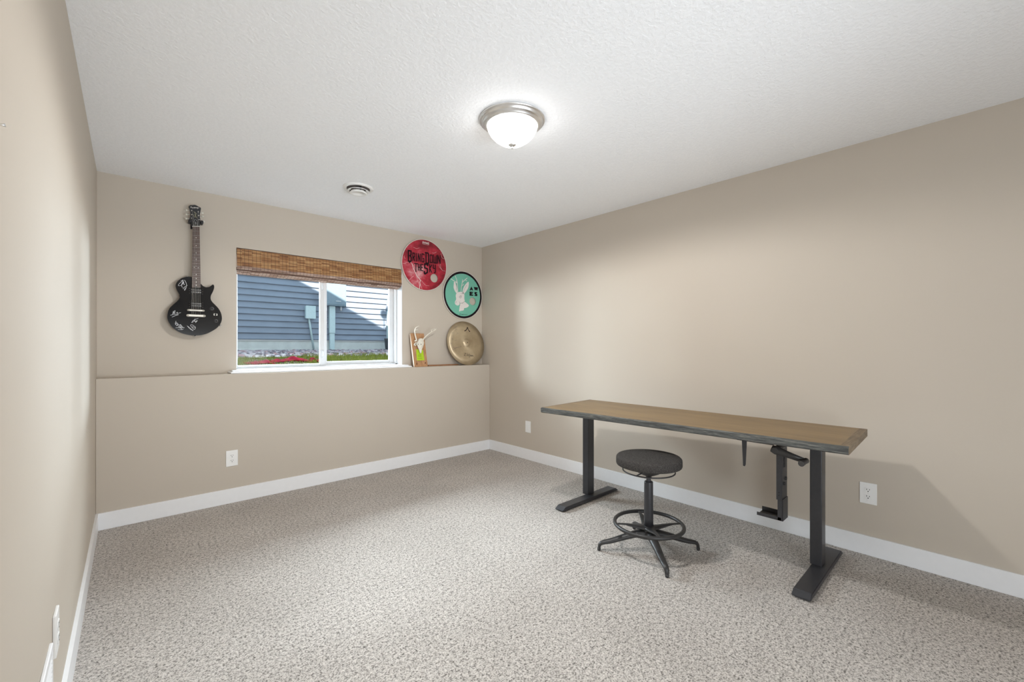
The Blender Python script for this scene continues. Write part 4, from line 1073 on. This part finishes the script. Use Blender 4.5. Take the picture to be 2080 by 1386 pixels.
# ------------------------------------------------------------------ cymbal leaning in the corner
CB = Vector((2.958, 3.986, LZ+0.001)); lean = math.radians(12.8); RC = 0.262
R_ = Matrix.Rotation(PI/2-lean, 3, 'X')      # local z -> towards the room
ccen = CB + R_ @ Vector((0, RC, 0))
cy = bpy.data.objects.new('cymbal', None); COL.objects.link(cy)
cy.location = ccen; cy.rotation_euler = R_.to_euler(); cy['_o'] = Vector((0, 0, 0))
tag(cy, 'large bronze cymbal leaning in the corner on the ledge', 'cymbal')
b = N()
prof = [(0.0065, 0.0295), (0.02, 0.029), (0.036, 0.024), (0.048, 0.014), (0.055, 0.0105), (0.10, 0.0085), (0.18, 0.0045), (RC, 0.0), (RC, -0.0012), (0.18, 0.003), (0.10, 0.007), (0.055, 0.009), (0.036, 0.0225), (0.0065, 0.028), (0.0065, 0.0295)]
lathe(b, prof, (0, 0, 0), 'Z', 128); obj('bronze_disc', b, M['bronze'], cy)
inv = R_.inverted()
def cyl_local(px, py):
    n = R_ @ Vector((0, 0, 1)); c0_ = ccen
    d = FW + RT*((px-1040)/FPX) + Vector((0, 0, -(py-704)/FPX))
    p = CAM + d*((c0_-CAM).dot(n)/d.dot(n)); return inv @ (p-ccen)
def cy_stroke(name, lines, wd, mat, sm=True):
    b = N()
    for ln in lines:
        pts = smooth2(ln, 4) if sm and len(ln) > 2 else ln
        L = [cyl_local(900+a/12.6, 645+c/12.6) for a, c in pts]
        for p, q_ in zip(L, L[1:]):
            d = (q_-p); d.z = 0
            if d.length < 1e-6: continue
            d.normalize(); s_ = Vector((-d.y, d.x, 0))*wd/2
            def zf(v_):
                r = math.hypot(v_.x, v_.y); return 0.0085+(r-0.10)*(-0.0085/0.162)+0.0004 if r > 0.06 else 0.012
            f = [b.verts.new(Vector((v_.x, v_.y, zf(v_)))+o_) for v_, o_ in ((p-d*wd*.3, s_), (q_+d*wd*.3, s_), (q_+d*wd*.3, -s_), (p-d*wd*.3, -s_))]
            g_ = [b.verts.new(v_.co+Vector((0, 0, 0.0005))) for v_ in f]
            b.faces.new(g_); b.faces.new(list(reversed(f)))
            for i in range(4): b.faces.new((f[i], f[(i+1) % 4], g_[(i+1) % 4], g_[i]))
    return obj(name, b, mat, cy)
cy_stroke('logo_mark', [[(620, 255), (600, 300), (575, 335), (540, 350)], [(620, 260), (640, 320), (670, 370)], [(545, 345), (575, 340)], [(655, 350), (680, 360)]], 0.0085, M['black_ink'])
cy_stroke('logo_small_marks', [[(590, 385), (600, 382)], [(635, 395), (628, 405)]], 0.004, M['gray_ink'], False)
cy_stroke('maker_lettering', [[(530, 925), (580, 925), (530, 975), (580, 985)], [(602, 945), (606, 990)], [(622, 910), (618, 992)], [(655, 955), (635, 965), (640, 990), (658, 985)], [(660, 925), (660, 995)], [(678, 960), (676, 1010), (655, 1028)], [(692, 970), (691, 994)], [(722, 974), (706, 976), (704, 992), (718, 994), (724, 976), (726, 996)], [(738, 998), (740, 976)], [(740, 984), (752, 976), (758, 998), (775, 990)], [(678, 946), (680, 948)], [(693, 956), (694, 958)], [(603, 932), (604, 934)]], 0.0036, M['black_ink'])
cy_stroke('autograph', [[(290, 265), (320, 235), (345, 240), (310, 290), (350, 300), (300, 320)], [(200, 400), (260, 395), (290, 405)], [(340, 440), (360, 400), (385, 430)], [(215, 530), (240, 540), (235, 590)], [(300, 590), (340, 585)]], 0.0018, M['gray_ink'])
cy_stroke('autograph', [[(170, 685), (195, 665), (225, 685)]], 0.0024, M['gray_ink'])
cy_stroke('autograph', [[(250, 755), (280, 785), (380, 770), (460, 745)], [(235, 840), (300, 800), (345, 780), (390, 770)]], 0.0024, M['gray_ink'])
b = N(); lathe(b, [(0, 0.0275), (0.0066, 0.0275)], (0, 0, 0), 'Z', 16); obj('center_hole', b, M['slot'], cy)

# ------------------------------------------------------------------ skull plaque on the ledge
pq = thing('skull_plaque', 'small antlered animal skull mounted on a pine board leaning beside the window', 'plaque', (2.35, 4.03, LZ))
O6, S6 = (825, 650), 13.2
y_b, y_t, th_p = 3.990, 4.062, 0.022
zt = 1.367
def leanY(z): return y_b+(y_t-y_b)*(z-LZ)/(zt-LZ)
pA, pB = on(842, 745.5, 'Y', y_b), on(869, 744, 'Y', y_b); pC, pD = on(861, 676.5, 'Y', y_t), on(833.5, 676, 'Y', y_t)
b = N()
z0_ = LZ+0.0015
front = [V(pA.x, y_b, z0_), V(pB.x, y_b, z0_), V(pC.x, y_t, zt), V(pD.x, y_t, zt)]
nrm = V(0, math.cos(0.2), -math.sin(0.2))*th_p
bk = [p+nrm for p in front]
for p in (bk[0], bk[1]): p.z = z0_
fv = [b.verts.new(p) for p in front]; bv = [b.verts.new(p) for p in bk]
b.faces.new(fv).material_index = 0; b.faces.new(list(reversed(bv))).material_index = 0
for i in range(4):
    f = b.faces.new((fv[i], bv[i], bv[(i+1) % 4], fv[(i+1) % 4])); f.material_index = 1 if i in (3,) else 0
obj('pine_board', b, [M['pine'], M['pine_edge']], pq)
def lp(a, c, out=0.0):      # point on the leaning board face
    px_, py_ = O6[0]+a/S6, O6[1]+c/S6
    n = V(0, -(zt-LZ), (y_t-y_b)).normalized(); d = FW + RT*((px_-1040)/FPX) + Vector((0, 0, -(py_-704)/FPX))
    p0_ = V(0, y_b, LZ)+n*out
    return CAM + d*((p0_-CAM).dot(n)/d.dot(n))
b = N()
n_ = V(0, -(zt-LZ), (y_t-y_b)).normalized()
def leaf(b, pts, th, base=0.0):
    a = [b.verts.new(lp(x, y)+n_*(base+th)) for x, y in pts]; c_ = [b.verts.new(lp(x, y)+n_*base) for x, y in pts]
    b.faces.new(a); b.faces.new(list(reversed(c_)))
    for i in range(len(pts)): b.faces.new((a[i], a[(i+1) % len(pts)], c_[(i+1) % len(pts)], c_[i]))
leaf(b, [(265, 790), (452, 812), (488, 1085), (290, 1088)], 0.001, 0.0003); tgc = obj('green_tag', b, M['green_tag'], pq)
b = N()
for yy, x0, x1 in ((940, 320, 400), (965, 310, 410), (990, 315, 405), (1035, 305, 420)):
    leaf(b, [(x0, yy-3), (x1, yy-3), (x1, yy+4), (x0, yy+4)], 0.0006, 0.0014)
leaf(b, [(300, 1104), (415, 1104), (415, 1112), (300, 1112)], 0.0004, 0.0004)
obj('tag_lettering', b, M['green_ink'], tgc)
b = N(); leaf(b, [(497, 1150), (512, 1138), (530, 1145), (535, 1162), (518, 1176), (500, 1168)], 0.0005, 0.0002)
leaf(b, [(262, 1090), (285, 1140), (300, 1180), (285, 1230), (268, 1180), (278, 1150)], 0.0004, 0.0002); b.verts.index_update(); obj_split('wood_knot', b, M['knot'], pq)
# skull: lofted sections from crown to muzzle
b = N()
secs = [(512, 362, 40, .010, .016), (528, 362, 66, .018, .020), (570, 358, 72, .026, .022), (620, 352, 92, .028, .022), (660, 348, 98, .026, .020), (700, 350, 84, .024, .018), (745, 352, 66, .020, .016), (790, 352, 48, .016, .014), (840, 354, 32, .012, .011), (885, 356, 24, .009, .009), (908, 357, 12, .005, .006)]
rings = []
for yy, xc, hw, up2, bs in secs:
    l, r = lp(xc-hw, yy), lp(xc+hw, yy); c = (l+r)/2; hwm = (r-l).length/2; rg = []
    for k in range(16):
        a = 2*PI*k/16
        rg.append(b.verts.new(c+V(1, 0, 0)*hwm*math.cos(a)+n_*(0.024+up2*0.8*math.sin(a))))
    rings.append(rg)
for A, B in zip(rings, rings[1:]):
    for k in range(16):
        f = b.faces.new((A[k], A[(k+1) % 16], B[(k+1) % 16], B[k])); f.smooth = True
b.faces.new(rings[0]); b.faces.new(list(reversed(rings[-1])))
for sx in (-1, 1):   # orbital rims
    c = lp(350+sx*88, 640, 0.026); tube(b, [c+V(math.cos(a)*0.010, 0, math.sin(a)*0.012) for a in [2*PI*k/14 for k in range(14)]], 0.0035, 6, closed=True)
c = lp(235, 668, 0.02); tube(b, [lp(290, 620, 0.02), lp(240, 640, 0.02), lp(215, 668, 0.02), lp(262, 700, 0.02)], [0.008, 0.009, 0.006, 0.005], 8)
sk = obj('skull', b, M['bone'], pq)
b = N()
for sx in (-1, 1):
    lathe(b, [(0, -0.001), (0.0045, 0), (0, 0.001)], lp(362+sx*38, 655, 0.046), 'Y', 10)
    lathe(b, [(0, -0.002), (0.0060, 0), (0, 0.002)], lp(350+sx*90, 645, 0.036), 'Y', 10)
b.verts.index_update(); obj_split('eye_socket', b, M['bone_dark'], sk)
def antler(lines):
    b = N()
    for pts, r0, r1 in lines:
        P3 = smooth_path([lp(x, y, o_) for x, y, o_ in pts], 4); n = len(P3)
        tube(b, P3, [r0+(r1-r0)*i/(n-1) for i in range(n)], 10)
    obj('antler', b, M['bone'], pq)
antler([([(282, 545, .03), (262, 470, .04), (240, 380, .06), (232, 290, .08), (250, 235, .09), (290, 190, .095), (350, 165, .10)], .0075, .003), ([(236, 275, .08), (275, 270, .09), (322, 268, .095)], .0065, .003), ([(285, 560, .026), (250, 560, .03), (235, 575, .03)], .009, .006)])
antler([([(440, 580, .03), (470, 510, .04), (530, 440, .055), (610, 375, .07), (690, 320, .08), (770, 275, .09), (805, 235, .095)], .0078, .003), ([(680, 325, .08), (678, 290, .085), (670, 255, .09)], .0055, .002), ([(725, 300, .085), (722, 270, .09), (712, 240, .095)], .005, .002), ([(765, 280, .09), (760, 250, .09), (752, 225, .095)], .0045, .002), ([(440, 590, .026), (465, 600, .03), (470, 620, .03)], .009, .004)])

# thin wooden strip on the ledge behind
b = N(); box(b, 2.47, 2.86, 4.062, 4.100, LZ+0.0005, LZ+0.0125, 0.001)
tag(obj('wooden_strip', b, M['slat_wood'], origin=(2.66, 4.08, LZ)), 'thin reddish wooden strip lying on the ledge beside the cymbal', 'wood strip')

# clean the private bookkeeping keys
for o in bpy.data.objects:
    if '_o' in o: del o['_o']
